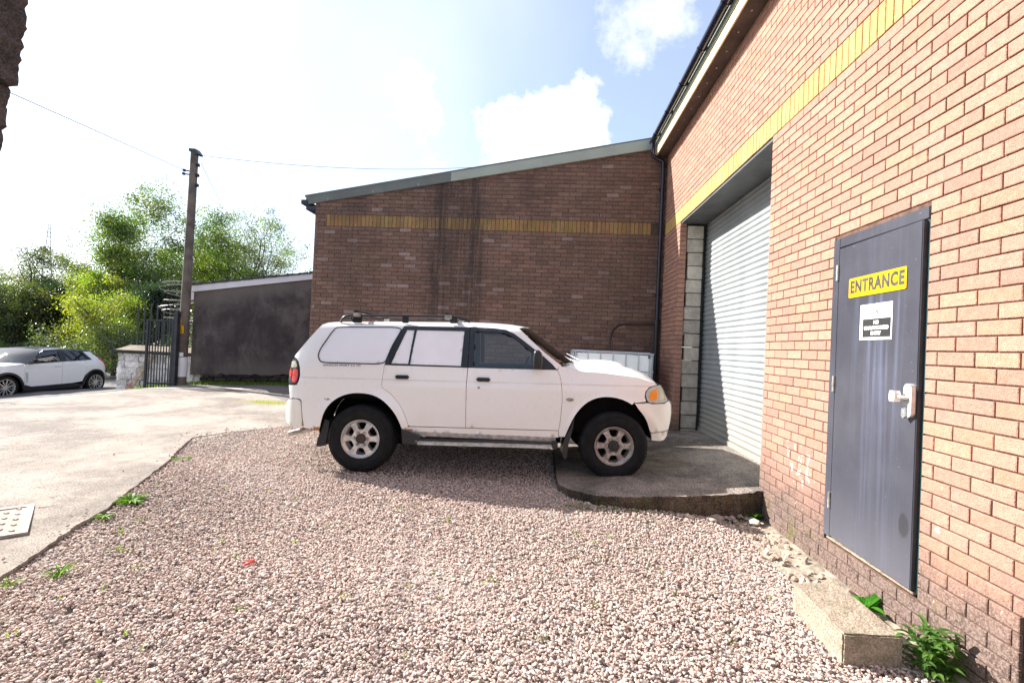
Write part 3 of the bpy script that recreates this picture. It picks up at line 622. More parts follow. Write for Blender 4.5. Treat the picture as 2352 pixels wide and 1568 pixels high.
o=mb.build('door_knob',simple('pale_chrome',(.78,.77,.74),.3,.5,.1),smooth=True,angle=35); o.parent=LK; o.matrix_parent_inverse=Matrix.Translation(LK.location).inverted()
mb=MB(); mb.prism([DF(.732+dx,1.232+dz,.022) for dx,dz in ((-.016,-.02),(0,-.034),(.016,-.02),(.012,.03),(-.012,.03))],Nn*.012); o=mb.build('key_cylinder',M_steel); o.parent=LK; o.matrix_parent_inverse=Matrix.Translation(LK.location).inverted()
# signs fixed to the leaf
def sgn(s,z,d): return frame(DF(s,z,d),U,(0,0,1),Nn)
e=empty('entrance_sign',tuple(DF(.44,1.93,.0)),'yellow plate reading ENTRANCE on the dark grey door','sign')
def ad(o,r): o.parent=r; o.matrix_parent_inverse=Matrix.Translation(r.location).inverted(); return o
s0,s1=.135,.680
pts=[]
for (cx,cz,a0) in ((s1-.012,2.063-.012,0),(s0+.012,2.063-.012,90),(s0+.012,1.932+.012,180),(s1-.012,1.932+.012,270)):
    for k in range(5): a=math.radians(a0+k*22.5); pts.append((cx+.012*math.cos(a),cz+.012*math.sin(a)))
mb=MB(); mb.prism([DF(s,z+.0*s,.0008) for s,z in pts],Nn*.004); ad(mb.build('sign_plate',M_yel),e)
ad(text('ENTRANCE',.110,sgn(.4075,1.999,.0052),M_ylett,name='lettering',sx=.83,offset=.0046,spacing=1.13),e)
e=empty('notice_sign',tuple(DF(.42,1.75,0)),'white notice reading NO UNAUTHORISED ENTRY under the yellow plate','sign')
mb=MB(); mb.prism([DF(s,z,.0008) for s,z in ((.268,1.645),(.572,1.645),(.572,1.872),(.268,1.872))],Nn*.003); ad(mb.build('sign_board',M_signw),e)
mb=MB(); mb.prism([DF(s,z,.0039) for s,z in ((.298,1.662),(.562,1.662),(.562,1.778),(.298,1.778))],Nn*.0006); ad(mb.build('black_panel',M_signk),e)
for i,w in enumerate(('NO','UNAUTHORISED','ENTRY')): ad(text(w,.031,sgn(.430,1.753-.034*i,.0052),M_signw,sx=.98,offset=.0013),e)
mb=MB(); c0=DF(.435,1.825,.0042)
ring=[c0+(U*math.cos(a)+Vector((0,0,1))*math.sin(a))*.034 for a in [2*math.pi*k/32 for k in range(33)]]; mb.tube(ring,.0016,6,caps=False)
mb.tube([c0+U*-.024+Vector((0,0,.024)),c0+U*.024+Vector((0,0,-.024))],.0014,6)
def seg(a,b,r): mb.tube([c0+U*a[0]+Vector((0,0,a[1])),c0+U*b[0]+Vector((0,0,b[1]))],r,6)
seg((0,.010),(0,-.004),.0032); seg((0,-.004),(-.008,-.022),.0022); seg((0,-.004),(.008,-.022),.0022); seg((0,.008),(-.011,-.002),.0018); seg((0,.008),(.011,-.003),.0018); seg((0,.017),(0,.0205),.0035)
ad(mb.build('no_entry_pictogram',M_signk),e)
# eaves
mb=MB(); mb.box((1.868,-.2,5.05),(2.40,8.86,5.062)); adopt(mb.build('soffit',M_soffit),wh)
for k in range(26): mb=MB(); mb.lathe([(.0,-.002),(.010,-.003),(.010,.0)],(1.965,.3+k*.34,5.049),'Z',12); adopt(mb.build('soffit_vent',M_steel),wh)
mb=MB(); mb.box((1.850,-.2,5.045),(1.868,8.86,5.175)); adopt(mb.build('fascia',M_fascia),wh)
mb=MB(); mb.box((1.836,-.2,5.18),(1.862,8.86,5.29)); mb.prism([(1.862,-.2,5.29),(1.80,-.2,5.345),(8,-.2,6.35),(8,-.2,6.28),(1.862,-.2,5.26)],(0,9.2,0)); adopt(mb.build('roof',M_trim),wh)
gu=MB(); V=[];
pro=[]; gx,gz_=1.772,5.285
for k in range(13): a=math.pi+math.pi*k/12; pro.append((gx+.056*math.cos(a),gz_+.050*math.sin(a)))
for k in range(12,-1,-1): a=math.pi+math.pi*k/12; pro.append((gx+.052*math.cos(a),gz_+.046*math.sin(a)))
gu.prism([(x,-.2,z) for x,z in pro],(0,9.0,0)); G1=adopt(gu.build('gutter',M_bluegut,smooth=True,angle=50),wh)
for k in range(11):
    y=.45+k*.80; mb=MB(); P_=[(gx+.060*math.cos(math.pi+math.pi*i/10),y,gz_+.055*math.sin(math.pi+math.pi*i/10)) for i in range(11)]
    for i in range(10): mb.bar(P_[i],P_[i+1],.035,.004,up=(0,1,0) if False else (P_[i][0]-gx,0,P_[i][2]-gz_))
    mb.box((gx+.050,y-.0175,gz_-.02),(1.836,y+.0175,gz_+.004)); o=mb.build('gutter_bracket',M_bluegut); o.parent=G1
    o.matrix_parent_inverse=Matrix.Identity(4)
pa=[(gx,8.74,5.24),(gx,8.74,5.10),(gx+.01,8.745,5.04),(gx+.06,8.77,4.995),(1.965,8.80,4.955),(1.985,8.805,4.93),(1.99,8.81,4.86),(1.99,8.815,2.02)]
mb=MB(); mb.tube(pa,.034,16); mb.lathe([(.041,0),(.041,.05)],(gx,8.74,5.12),'Z',16); mb.lathe([(.041,0),(.041,.06)],(1.99,8.81,4.83),'Z',16)
DP=adopt(mb.build('downpipe',M_bluegut,smooth=True,angle=45),wh)
mb=MB(); mb.tube([(1.99,8.815,2.06),(1.99,8.815,.25)],.040,16); mb.lathe([(.0,0),(.047,0),(.047,.10),(.0,.10)],(1.99,8.815,1.98),'Z',16); adopt(mb.build('downpipe_sleeve',M_black,smooth=True,angle=45),wh)
for z in (4.45,2.55,1.1):
    mb=MB(); mb.box((1.945,8.83,z),(2.035,8.899,z+.03)); mb.lathe([(.0385,0),(.0385,.03)],(1.99,8.815,z),'Z',16); o=mb.build('pipe_clip',M_black); o.parent=DP; o.matrix_parent_inverse=Matrix.Identity(4)
# --- the brown brick workshop at the back
wk=empty('brick_workshop',(-1.2,CY+2,0),'brown brick workshop gable with sloping roof edge behind the white car','building')
vl=lambda x: 4.02+(x+4.62)*.181          # lower edge of the roof trim
vu=lambda x: 4.166+(x+4.634)*.187
def rowB(k):
    z=k*.075
    if 3.6-.001<=z<3.82: return [(-4.46,-4.24,None)]
    return [(-4.46,WX-.002,(lambda u,zt: zt+.03<vl(u)+.10))]
placeB=lambda u,z,d:(u,CY-d,z+.03)
adopt(bricks('brick_wall',brickB,placeB,range(-2,74),rowB,colB,None,(3.6,[(-4.235,1.86)])),wk)
mb=MB(); mb.prism([(-4.455,CY+.009,-.3),(WX+.2,CY+.009,-.3),(WX+.2,CY+.009,vl(WX)+.1),(-4.455,CY+.009,vl(-4.455)+.1)],(0,.2,0)); adopt(mb.build('mortar',mortB),wk)
# return wall to the left, seen edge on, with its own brick ends
placeL=lambda u,z,d:(-4.46-d,CY+u,z+.03)
adopt(bricks('side_wall',brickB,placeL,range(-2,54),lambda k:[(.0,5.,None)],colB,None),wk)
mb=MB(); mb.box((-4.452,CY+.21,-.3),(-4.25,CY+9,4.1)); adopt(mb.build('inner_wall',mortB),wk)
def trim(xa,xb,mat,nm,d=.0):
    mb=MB(); mb.prism([(xa,CY-.045-d,vl(xa)),(xb,CY-.045-d,vl(xb)),(xb,CY-.045-d,vu(xb)),(xa,CY-.045-d,vu(xa))],(0,.04,0)); adopt(mb.build(nm,mat),wk)
trim(-4.635,-1.845,M_trimd,'verge_trim'); trim(-1.87,.975,M_trim,'verge_trim',.004); trim(.965,1.80,M_trim,'verge_trim',.008)
for x in [ -4.2+i*.86 for i in range(8)]: mb=MB(); mb.lathe([(.0,-.006),(.012,-.004),(.012,.0)],(x,CY-.054,vl(x)+.035),'Y',10); adopt(mb.build('trim_screw',M_alloyd),wk)
mb=MB(); mb.prism([(-4.66,CY-.05,vu(-4.66)+.0),(WX+.3,CY-.05,vu(WX+.3)),(WX+.3,CY-.05,vu(WX+.3)+.03),(-4.66,CY-.05,vu(-4.66)+.03)],(0,9,0)); adopt(mb.build('roof',M_trimd),wk)
mb=MB(); mb.box((-4.72,CY-.06,4.02),(-4.60,CY+9,4.10)); mb.box((-4.65,CY-.0,3.93),(-4.455,CY+9,4.0)); adopt(mb.build('eaves_gutter',M_bluegut),wk)
# --- dark rendered shed
TH=math.radians(32); gm=frame((-9.468,12.4,0),(math.cos(TH),math.sin(TH),0),(-math.sin(TH),math.cos(TH),0),(0,0,1))
gs=empty('rendered_shed',label='dark stained rendered shed with white roof edge behind the telegraph pole',cat='shed',mat4=gm)
ht=lambda x:2.585+x*.2195
mb=MB(); zr=random.Random(8); bot=[(x,.36+.03*zr.uniform(-1,1)+.03*x/3) for x in [i*.12 for i in range(0,60)]]
mb.prism([(x,0,z) for x,z in bot]+[(7.2,0,ht(7.2)),(0,0,ht(0))],(0,.25,0)); mb.build('rendered_wall',M_render,gs)
V=[];F=[];C=[]
for row in range(5):
    x=-.0+row*.07; z=-.12+row*.10
    while x<7:
        w=zr.uniform(.14,.42); m2=MB(); b=len(V); dz=zr.uniform(-.01,.01); m2.box((x+.008,.012+zr.uniform(0,.03),z+.006+dz),(x+w-.006,.2,z+.096+dz),bev=.012)
        f=zr.uniform(.5,1.3); V+=[tuple(v) for v in m2.v];F+=[tuple(i+b for i in f_) for f_ in m2.f];C+=[(.075*f,.065*f,.055*f)]*len(m2.v); x+=w
me=bpy.data.meshes.new('stone_plinth'); me.from_pydata(V,[],F); a=me.attributes.new('bcol','FLOAT_COLOR','POINT'); a.data.foreach_set('color',np.column_stack([np.array(C),np.ones(len(C))]).astype(np.float32).ravel()); me.materials.append(attr_mat('dark_rubble',.95,.01,60.,.3,8.)); link('stone_plinth',me,gs)
mb=MB(); mb.prism([(-.10,-.06,ht(-.10)),(7.2,-.06,ht(7.2)),(7.2,-.06,ht(7.2)+.17),(-.10,-.06,ht(-.1)+.17)],(0,.03,0)); mb.box((-.10,-.06,ht(0)-.22),(-.0,-.03,ht(-.1)),); mb.box((-.13,-.06,ht(0)-.2),(-.10,4,ht(0)+.15)); mb.build('white_bargeboard',M_white,gs)
mb=MB()
for k in range(26):
    x=-.16+k*.30; z=ht(x)+.175; mb.prism([(x,-.09,z),(x+.33,-.09,z+.33*.2195-.012),(x+.33,-.09,z+.33*.2195+.035),(x,-.09,z+.055),(x-.02,-.09,z+.03)],(0,4.2,0))
mb.build('tiled_roof',M_tiles,gs)
mb=MB(); mb.box((.03,.25,-.2),(7.1,4,ht(0)-.02)); mb.build('shed_body',M_render,gs)
# --- roughcast corner of a house close on the left
HWp=[(-2.25,4.6),(-2.28,3.6),(-2.295,3.208),(-2.305,3.035),(-2.318,2.919),(-2.328,2.862),(-2.318,2.804),(-2.327,2.775),(-2.335,2.743),(-2.326,2.708),(-2.339,2.673),(-2.343,2.612),(-2.346,2.539),(-2.388,2.535),(-2.38,2.5),(-2.373,2.493),(-2.381,2.458),(-2.394,2.435),(-2.389,2.416),(-2.39,2.372),(-2.401,2.343),(-2.398,2.301),(-2.408,2.257),(-2.411,2.212),(-2.422,2.113),(-2.475,1.576),(-2.511,.814),(-2.53,-.2)]
hr=random.Random(4); P=densify(HWp,.022,False); P=[(x+hr.uniform(-.006,.005),z) for x,z in P]
ys=[.9+.03*i for i in range(36)]; n=len(ys)
V=[(x+hr.uniform(-.006,.004)*(1 if j else 0)-(0 if j<n-1 else .0),y,z) for x,z in P for j,y in enumerate(ys)]
F=[(i*n+j,i*n+j+1,(i+1)*n+j+1,(i+1)*n+j) for i in range(len(P)-1) for j in range(n-1)]
b=len(V); V+=[(-5.5,ys[0],z) for x,z in P]+[(-5.5,ys[-1],z) for x,z in P]; m_=len(P)
for i in range(m_-1): F.append((i*n,(i+1)*n,b+i+1,b+i)); F.append((i*n+n-1,b+m_+i,b+m_+i+1,(i+1)*n+n-1)); F.append((b+i,b+i+1,b+m_+i+1,b+m_+i))
def rough_mat():
    m,t,b=newmat('roughcast'); q=NB(t); c=q.co(); n1=q.noise(c,9,7,.65); n2=q.noise(c,120,3,.6)
    q.l(q.mix(q.ramp(q.math('ADD',q.math('MULTIPLY',n1,.6),q.math('MULTIPLY',n2,.4)),.38,.62),(.035,.03,.03),(.14,.12,.115)),b.inputs['Base Color']); b.inputs['Roughness'].default_value=.95; q.bump(n2,1.,.02,b); return m
o=npmesh('roughcast_house',V,F,rough_mat()); tag(o,'dark roughcast house corner close to the camera at the top left','building')
# ---------------------------------------------------------------- pole, gate, pier
po=empty('telegraph_pole',(-9.40,12.0,G(-9.4,12)),'weathered wooden telegraph pole with white painted foot beside the shed','telegraph pole')
mb=MB(); zt=6.28; mb.tube([(-9.40+.008*z,12.0,z) for z in (-.1,1,2,3,4,5,zt-.02)],[.122,.118,.112,.106,.100,.095,.090],20); ad(mb.build('pole_shaft',M_pole,smooth=True,angle=50),po)
mb=MB(); mb.tube([(-9.397,12.0,.33),(-9.393,12,.84)],[.128,.125],20); ad(mb.build('painted_band',M_white,smooth=True,angle=50),po)
mb=MB(); mb.box((-9.38,11.865,.86),(-9.28,11.885,.96)); ad(mb.build('number_plate',M_signw),po)
mb=MB(); mb.prism([(-9.45,11.91,zt-.01),(-9.27,11.91,zt-.02),(-9.17,11.91,zt-.15),(-9.20,11.91,zt-.17),(-9.27,11.91,zt-.16),(-9.45,11.91,zt-.08)],(0,.18,0)); ad(mb.build('pole_cap',M_black),po)
for z in (zt-.42,zt-.69,zt-.95): mb=MB(); mb.lathe([(.0,.0),(.04,.01),(.05,.04),(.028,.06),(.048,.085),(.0,.11)],(-9.30,12,z),'X',14); ad(mb.build('insulator',M_black,smooth=True),po)
mb=MB(); mb.bar((-9.46,12,zt-.58),(-9.60,12,zt-.56),.03,.03); mb.bar((-9.46,12,zt-.67),(-9.62,12,zt-.65),.03,.03); mb.box((-9.64,11.97,zt-.59),(-9.59,12.03,zt-.53)); mb.box((-9.65,11.97,zt-.68),(-9.60,12.03,zt-.62)); ad(mb.build('wire_bracket',M_black),po)
e=empty('warning_sign',(-9.43,11.8,1.56),'yellow triangle warning plate fixed on the telegraph pole','sign')
mb=MB(); mb.box((-9.505,11.86,1.455),(-9.295,11.87,1.655)); ad(mb.build('sign_plate',M_yel),e)
mb=MB(); tri=[(-9.475,11.855,1.485),(-9.325,11.855,1.485),(-9.40,11.855,1.625),(-9.475,11.855,1.485)]; mb.tube(tri,.006,6); mb.prism([(-9.395,11.857,1.59),(-9.42,11.857,1.543),(-9.40,11.857,1.546),(-9.41,11.857,1.505),(-9.375,11.857,1.556),(-9.393,11.857,1.552)],(0,-.002,0)); ad(mb.build('bolt_symbol',M_signk),e)
mb=MB(); mb.box((-9.49,11.862,1.69),(-9.39,11.872,1.85)); mb.box((-9.40,11.863,1.73),(-9.36,11.871,1.79)); o=mb.build('small_tag',M_yel); tag(o,'small yellow tag nailed above the warning plate on the pole','tag')
def wire(a,b,sag,r,label,n=24):
    a=Vector(a);b=Vector(b); mb=MB(); mb.tube([a.lerp(b,i/n)-Vector((0,0,sag*4*(i/n)*(1-i/n))) for i in range(n+1)],r*.75,5); o=mb.build('overhead_wire',M_wire); return tag(o,label,'cable')
M_wire=simple('pale_wire',(.27,.30,.40),.5)
wire((-9.60,12,zt-.56),(-5.45,1.93,3.72),.0,.010,'overhead wire running from the pole up over the roughcast house')
wire((-9.1,12,zt-.17),(-2.6,15.5,7.55-.3),.18,.010,'overhead wire running from the pole top behind the brown gable')
wire((-9.16,12,zt-.37),(-21.5,33,8.3),.3,.010,'overhead wire dropping from the pole away over the trees')
pr_=empty('stone_wall',(-10.8,12.7,-.2),'whitewashed rubble wall with dark coping beside the gate','wall')
V=[];F=[];C=[]; zr=random.Random(12)
for row in range(8):
    z=-.38+row*.165; x=-11.76-zr.uniform(0,.2)
    while x<-9.3:
        w=zr.uniform(.22,.52); xa=max(x,-11.76+zr.uniform(-.015,.03)); xb=min(x+w,-9.28); b=len(V)
        if xb-xa>.06:
            m2=MB(); j=zr.uniform(-.012,.012); m2.box((xa,12.60+zr.uniform(-.012,.012),z+j),(xb-.004,13.05,min(z+.165+j,.85)),bev=.02); f=zr.uniform(.7,1.15)
            V+=[tuple(v) for v in m2.v];F+=[tuple(i+b for i in f_) for f_ in m2.f];C+=[(.80*f,.77*f,.74*f)]*len(m2.v)
        x+=w
me=bpy.data.meshes.new('rubble'); me.from_pydata(V,[],F); a=me.attributes.new('bcol','FLOAT_COLOR','POINT'); a.data.foreach_set('color',np.column_stack([np.array(C),np.ones(len(C))]).astype(np.float32).ravel()); me.materials.append(attr_mat('whitewashed_rubble',.95,.012,40.,.3,5.)); ad(link('rubble',me),pr_)
mb=MB(); mb.box((-11.86,12.52,.84),(-9.28,13.12,.925),bev=.01); ad(mb.build('coping',simple('dark_slate_coping',(.03,.028,.028),.8)),pr_)
mb=MB(); mb.prism([(-11.80,12.56,.926),(-9.3,12.56,.926),(-9.3,12.85,1.06),(-11.62,12.85,1.06)],(0,.01,0)); mb.prism([(-11.80,12.56,.926),(-11.62,12.85,1.06),(-11.80,13.1,.926)],(.02,0,0)); mb.prism([(-11.62,12.85,1.06),(-9.3,12.85,1.06),(-9.3,13.1,.926),(-11.8,13.1,.926)],(0,.01,0)); ad(mb.build('coping_top',M_step),pr_)
# far end boundary wall strip beside pole
mb=MB(); mb.bar((-11.15,12.30,-.22),(-10.68,12.52,.84),.13,.028,up=(0,-1,0)); o=mb.build('timber_plank',M_wood); tag(o,'pale timber plank leaning against the whitewashed wall','plank')
mb=MB(); mb.bar((-11.22,12.27,-.235),(-11.0,12.37,.12),.10,.02,up=(0,-1,0)); o=mb.build('timber_offcut',M_redtimber); tag(o,'short reddish offcut leaning in front of the long plank','plank')
def gate(x0,x1,y0,y1,z0,z1,label,nb=9,post=True):
    g=empty('metal_gate',(x1,y1,z0),label,'gate')
    A=Vector((x0,y0,0));B=Vector((x1,y1,0)); pt=lambda s,z:(A.lerp(B,s).x,A.lerp(B,s).y,z)
    mb=MB()
    mb.bar(pt(0,z0-.02),pt(0,z1),.05,.05,up=(1,0,0)); mb.bar(pt(1,z0-.02),pt(1,z1),.05,.05,up=(1,0,0)); mb.bar(pt(0,z1-.02),pt(1,z1-.02),.045,.05); mb.bar(pt(0,z0+.14),pt(1,z0+.14),.045,.05)
    ad(mb.build('gate_frame',M_gate),g)
    for k in range(1,nb): mb=MB(); mb.bar(pt(k/nb,z0-.04 if k%2 else z0-.0),pt(k/nb,z1-.04),.020,.020,up=(1,0,0)); ad(mb.build('gate_bar',M_gate),g)
    return g
gate(-10.04,-9.48,11.60,11.74,.02,1.775,'dark metal bar gate standing open in front of the whitewashed wall',9)
mb=MB(); mb.box((-9.47,11.72,-.05),(-9.355,11.83,2.01),bev=.006); o=mb.build('gate_post',M_gate); tag(o,'square dark steel gate post beside the telegraph pole','post')
# the gate's other leaf stands open on the left, just past the frame, and throws its barred shadow on the yard
gate(-11.60,-11.25,9.1,8.15,-.12,1.60,'dark bar gate leaf past the left edge casting its barred shadow on the yard',9)
pf=empty('palisade_fence',(-11.2,15.4,0),'dark spiked palisade fence behind the gate','fence')
for k in range(9):
    x=-13.72+k*.225; z1=2.30; mb=MB(); mb.box((x,15.4,-.1),(x+.05,15.415,z1)); mb.prism([(x,15.4,z1),(x+.05,15.4,z1),(x+.025,15.4,z1+.12)],(0,.015,0)); ad(mb.build('pale',M_gate),pf)
for z in (.3,1.80): mb=MB(); mb.box((-13.8,15.42,z),(-11.6,15.46,z+.05)); ad(mb.build('rail',M_gate),pf)
mb=MB(); pts=[]
for k in range(150):
    a=k*.30; pts.append((-10.45+.10*math.sin(k*.09)+.42*math.cos(a),13.1+.36*math.sin(a),1.75+1.25*k/150+.05*math.sin(a*.7)))
mb.tube(pts,.007,4)
for k in range(0,150,2): p=pts[k]; mb.bar((p[0]-.02,p[1],p[2]-.02),(p[0]+.02,p[1],p[2]+.02),.005,.005)
o=mb.build('barbed_wire',M_alloyd); tag(o,'coiled barbed wire above the gate beside the pole','barbed wire')
# pylon far away
pz=(-154.8,139.6); py=empty('power_pylon',(pz[0],pz[1],0),'faint lattice power pylon far away above the trees','pylon')
mb=MB(); dirx=Vector((.67,.74,0))
def pyl(s,t,z): return (pz[0]+dirx.x*s-dirx.y*t,pz[1]+dirx.y*s+dirx.x*t,z)
for a,b_ in ((-1,-1),(1,-1),(1,1),(-1,1)):
    mb.bar(pyl(2.6*a,2.6*b_,0),pyl(.7*a,.7*b_,22),.16,.16); mb.bar(pyl(.7*a,.7*b_,22),pyl(.25*a,.25*b_,33),.13,.13)
for k in range(12):
    z=2+k*2.5; r=lambda z: 2.6-(1.9*z/22) if z<22 else .7-.45*(z-22)/11
    mb.bar(pyl(-r(z),-r(z),z),pyl(r(z+2.5),-r(z+2.5),z+2.5),.09,.09); mb.bar(pyl(r(z),-r(z),z),pyl(-r(z+2.5),-r(z+2.5),z+2.5),.09,.09)
ad(mb.build('lattice_tower',M_alloyd),py)
for z,w in ((19.5,6.5),(24.5,7.5),(29,5.2)):
    mb=MB()
    for s in (-1,1): mb.bar(pyl(0,0,z),pyl(s*w,0,z-.2),.13,.13); mb.bar(pyl(0,0,z+1.5),pyl(s*w,0,z-.2),.09,.09); mb.bar(pyl(s*w,0,z-.2),pyl(s*w,0,z-1.8),.1,.1)
    ad(mb.build('crossarm',M_alloyd),py)
# ---------------------------------------------------------------- foliage
def leaves(name,P,size,cols,mat,parent=None,aspect=.55,flat=.0):
    n=len(P); d=rng.normal(size=(n,3)); d[:,2]*=(1-flat); d/=np.linalg.norm(d,axis=1)[:,None]
    e=rng.normal(size=(n,3)); e-= (e*d).sum(1)[:,None]*d; e/=np.linalg.norm(e,axis=1)[:,None]
    s=size[:,None]; nrm=np.cross(d,e)
    V=np.stack([P-d*s*.5,P+e*s*aspect*.5+nrm*s*.06,P+d*s*.5,P-e*s*aspect*.5+nrm*s*.06],1).reshape(-1,3)
    F=np.arange(4*n).reshape(n,4); return npmesh(name,V,F,mat,np.repeat(cols,4,axis=0),parent)
def tree(name,label,x,y,z0,z1,w,col,nclump,perl,lsize,trunk=.18,base=.35,airy=0.,seed=0,grp='trees beyond the road',ivy=False,shape=1.0):
    r=random.Random(seed); R=np.random.default_rng(seed); root=empty(name,(x,y,z0),label,'tree',grp)
    H=z1-z0; mb=MB(); tips=[]
    def limb(p,d,l,rad,lv):
        pts=[Vector(p)];dd=Vector(d).normalized()
        k=4
        for i in range(k):
            dd=(dd+Vector((r.uniform(-.2,.2),r.uniform(-.2,.2),r.uniform(-.05,.18)))).normalized(); pts.append(pts[-1]+dd*l/k)
        mb.tube(pts,[rad*(1-.6*i/k) for i in range(k+1)],6 if lv<2 else 4,caps=False)
        tips.append((pts[-1],lv)); 
        if lv>=1: tips.append((pts[2],lv))
        if lv<3:
            for i in range(r.randint(3,4) if lv<2 else 2):
                an=r.uniform(0,6.28); s=r.uniform(.45,1.0); q=pts[r.choice([1,2,3,4])]
                limb(q,(math.cos(an)*s+dd.x*.4,math.sin(an)*s+dd.y*.4,.35+r.random()*.7),l*r.uniform(.5,.72),rad*.45,lv+1)
    nst=r.choice([2,3]) if airy>.4 else r.choice([1,2])
    for s in range(nst):
        limb((x+(s-(nst-1)/2)*.5,y+r.uniform(-.3,.3),z0-.1),(r.uniform(-.15,.15)+(s-(nst-1)/2)*.22,r.uniform(-.1,.1),1),H*.52,trunk,0)
    ad(mb.build('trunk',M_bark,smooth=True,angle=80),root)
    # crown: clumps round branch tips kept inside an uneven ovoid
    cz=z0+H*(base+(1-base)/2); hz=H*(1-base)/2; cs=[]
    lob=[(R.uniform(0,6.28),R.uniform(.75,1.15)) for _ in range(5)]
    while len(cs)<int(nclump*1.75):
        if tips and r.random()<.35: p=np.array(r.choice(tips)[0])
        else:
            v=R.normal(size=3); v/=np.linalg.norm(v); rad=R.uniform(.35,1.)**.6; p=np.array((x,y,cz))+v*np.array((w/2,w/2*.8,hz))*rad
        rel=(p-np.array((x,y,cz)))/np.array((w/2,w/2*.8,hz)); an=math.atan2(rel[1],rel[0]); lobf=1+.16*math.sin(3*an+seed)+.12*math.sin(5*rel[2]*2+seed*1.7+an)
        if np.linalg.norm(rel)<=lobf: cs.append(p)
        elif r.random()<.5: cs.append(np.array((x,y,cz))+rel/np.linalg.norm(rel)*lobf*r.uniform(.6,.98)*np.array((w/2,w/2*.8,hz)))
    Ps=[];Cs=[];col=np.array(col)
    for c in cs:
        k=int(2.6*perl*R.uniform(.4,1.6)); sp=R.uniform(.20,.46)*(w/5)**.5; q=R.normal(size=(k,3))*sp*np.array((1,1,.65))
        Ps.append(c+q); f=R.uniform(.55,1.45); tint=np.array((R.uniform(.8,1.35),1,R.uniform(.6,1.1))); Cs.append(np.tile(col*f*tint,(k,1))*R.uniform(.8,1.2,(k,1)))
    P=np.concatenate(Ps);C=np.clip(np.concatenate(Cs),.004,.5)
    ad(leaves('crown',P,R.uniform(.6,1.3,len(P))*lsize*.66,C,M_leaf),root); return root
Gt=(.092,.142,.020);Yt=(.150,.205,.020);Dk=(.016,.034,.008);Ol=(.060,.078,.022)
tree('ash_tree','tall bright green tree rising directly left of the telegraph pole',-20.6,24.8,-.4,9.2,7.0,Gt,125,105,.155,.2,.28,seed=1)
tree('ivy_tree','very dark ivy covered tree standing behind the barbed wire',-16.7,19.9,-.4,4.1,2.0,Dk,50,150,.10,.2,.08,seed=2)
tree('airy_tree','thin airy tree with bare twigs above the shed roof',-17.1,27.0,0,9.5,4.7,(.10,.14,.03),66,50,.13,.10,.30,airy=.8,seed=3)
tree('willow_tree','yellow green tree left of the tall bright tree',-21.7,22.6,-.4,5.0,4.3,Yt,80,110,.14,.16,.15,seed=4)
tree('alder_tree','olive green tree with wispy top under the pylon',-27.3,25.2,-.6,6.3,4.2,Ol,75,95,.14,.16,.15,seed=5)
tree('hawthorn_tree','low olive tree behind the compact car windscreen',-25.4,21.3,-.6,3.9,4.2,Ol,80,110,.13,.16,.10,seed=6)
tree('birch_tree','paler loose tree just right of the telegraph pole',-22.3,31.5,0,8.1,4.6,Gt,75,75,.15,.13,.25,airy=.5,seed=7)
tree('bare_tree','sparse twiggy tree beside the brown gable corner',-15.6,29.0,0,7.9,3.2,Ol,26,38,.12,.09,.3,airy=.9,seed=8)
tree('hazel_tree','small sunlit yellow green tree beside the dark ivy tree',-17.8,18.6,-.4,3.3,2.9,Yt,50,110,.11,.1,.12,seed=9)
tree('elder_tree','dark green tree at the left edge of the trees',-30.0,23.0,-.6,5.3,4.8,Gt,70,100,.14,.16,.12,seed=10)
tree('dark_tree','dark tree between the pylon and the yellow green tree',-24.2,22.6,-.5,4.2,2.6,Dk,50,110,.13,.2,.10,seed=11)
tree('sycamore_tree','rounded green tree peeping over the shed roof beside the telegraph pole',-20.0,28.5,0,7.6,5.0,Gt,75,80,.15,.14,.25,seed=14)
tree('thorn_tree','small olive tree low above the middle of the shed roof',-14.4,24.5,0,5.5,3.0,Ol,50,90,.12,.12,.25,airy=.3,seed=15)
def mass(name,n,xf,lsize,cols,label,cat):
    P=xf(n); c=np.array(cols)[rng.choice(len(cols),len(P))]; blot=.75+.5*np.sin(P[:,0]*2.1+P[:,2]*3)*np.sin(P[:,1]*1.7); C=np.clip(c*rng.uniform(.6,1.4,(len(P),1))*blot[:,None],.004,.5)
    o=leaves(name,P,rng.uniform(.6,1.3,len(P))*lsize,C,M_leaf); tag(o,label,cat,kind='stuff')
def woods(n):
    t=rng.uniform(0,1,n); x=-44+40*t; y=27+14*t+rng.normal(0,1.5,n); top=4.6+1.1*np.sin(t*19)+.7*np.sin(t*47+1)+.5*np.sin(t*91); z=rng.uniform(0,1,n)**.8*top-.3; x+=rng.normal(0,.4,n)
    return np.column_stack([x,y,z])
mass('woodland',100000,woods,.15,[Gt,Dk,Ol,Gt],'far mass of mixed green woodland behind the separate trees','woodland')
def bram(n):
    y=rng.uniform(9,24,n); x=-20.4-(y-16)*.35-np.abs(rng.normal(0,1.3,n)); top=1.05+.35*np.sin(y*1.3)+.25*np.sin(x*2.1+y*2.7); z=G(-20,0)+.05+rng.uniform(.0,1,n)**.6*top*np.clip((-19.9-x)/.9,.15,1); return np.column_stack([x,y,z])
mass('undergrowth',60000,bram,.085,[(.11,.145,.045),(.08,.12,.03),(.16,.17,.07),(.06,.1,.02)],'low tangle of brambles and undergrowth along the far road verge','undergrowth')
def bram2(n):
    x=rng.uniform(-19,-10,n); y=16.4+(x+19)*.15+np.abs(rng.normal(0,1.,n)); z=-.4+rng.uniform(0,1,n)**.7*(1.7+.4*np.sin(x*2.2)); return np.column_stack([x,y,z])
mass('undergrowth',16000,bram2,.08,[(.12,.14,.06),(.07,.11,.03),(.17,.18,.09),(.05,.09,.02)],'dusty bramble thicket behind the palisade fence','undergrowth')
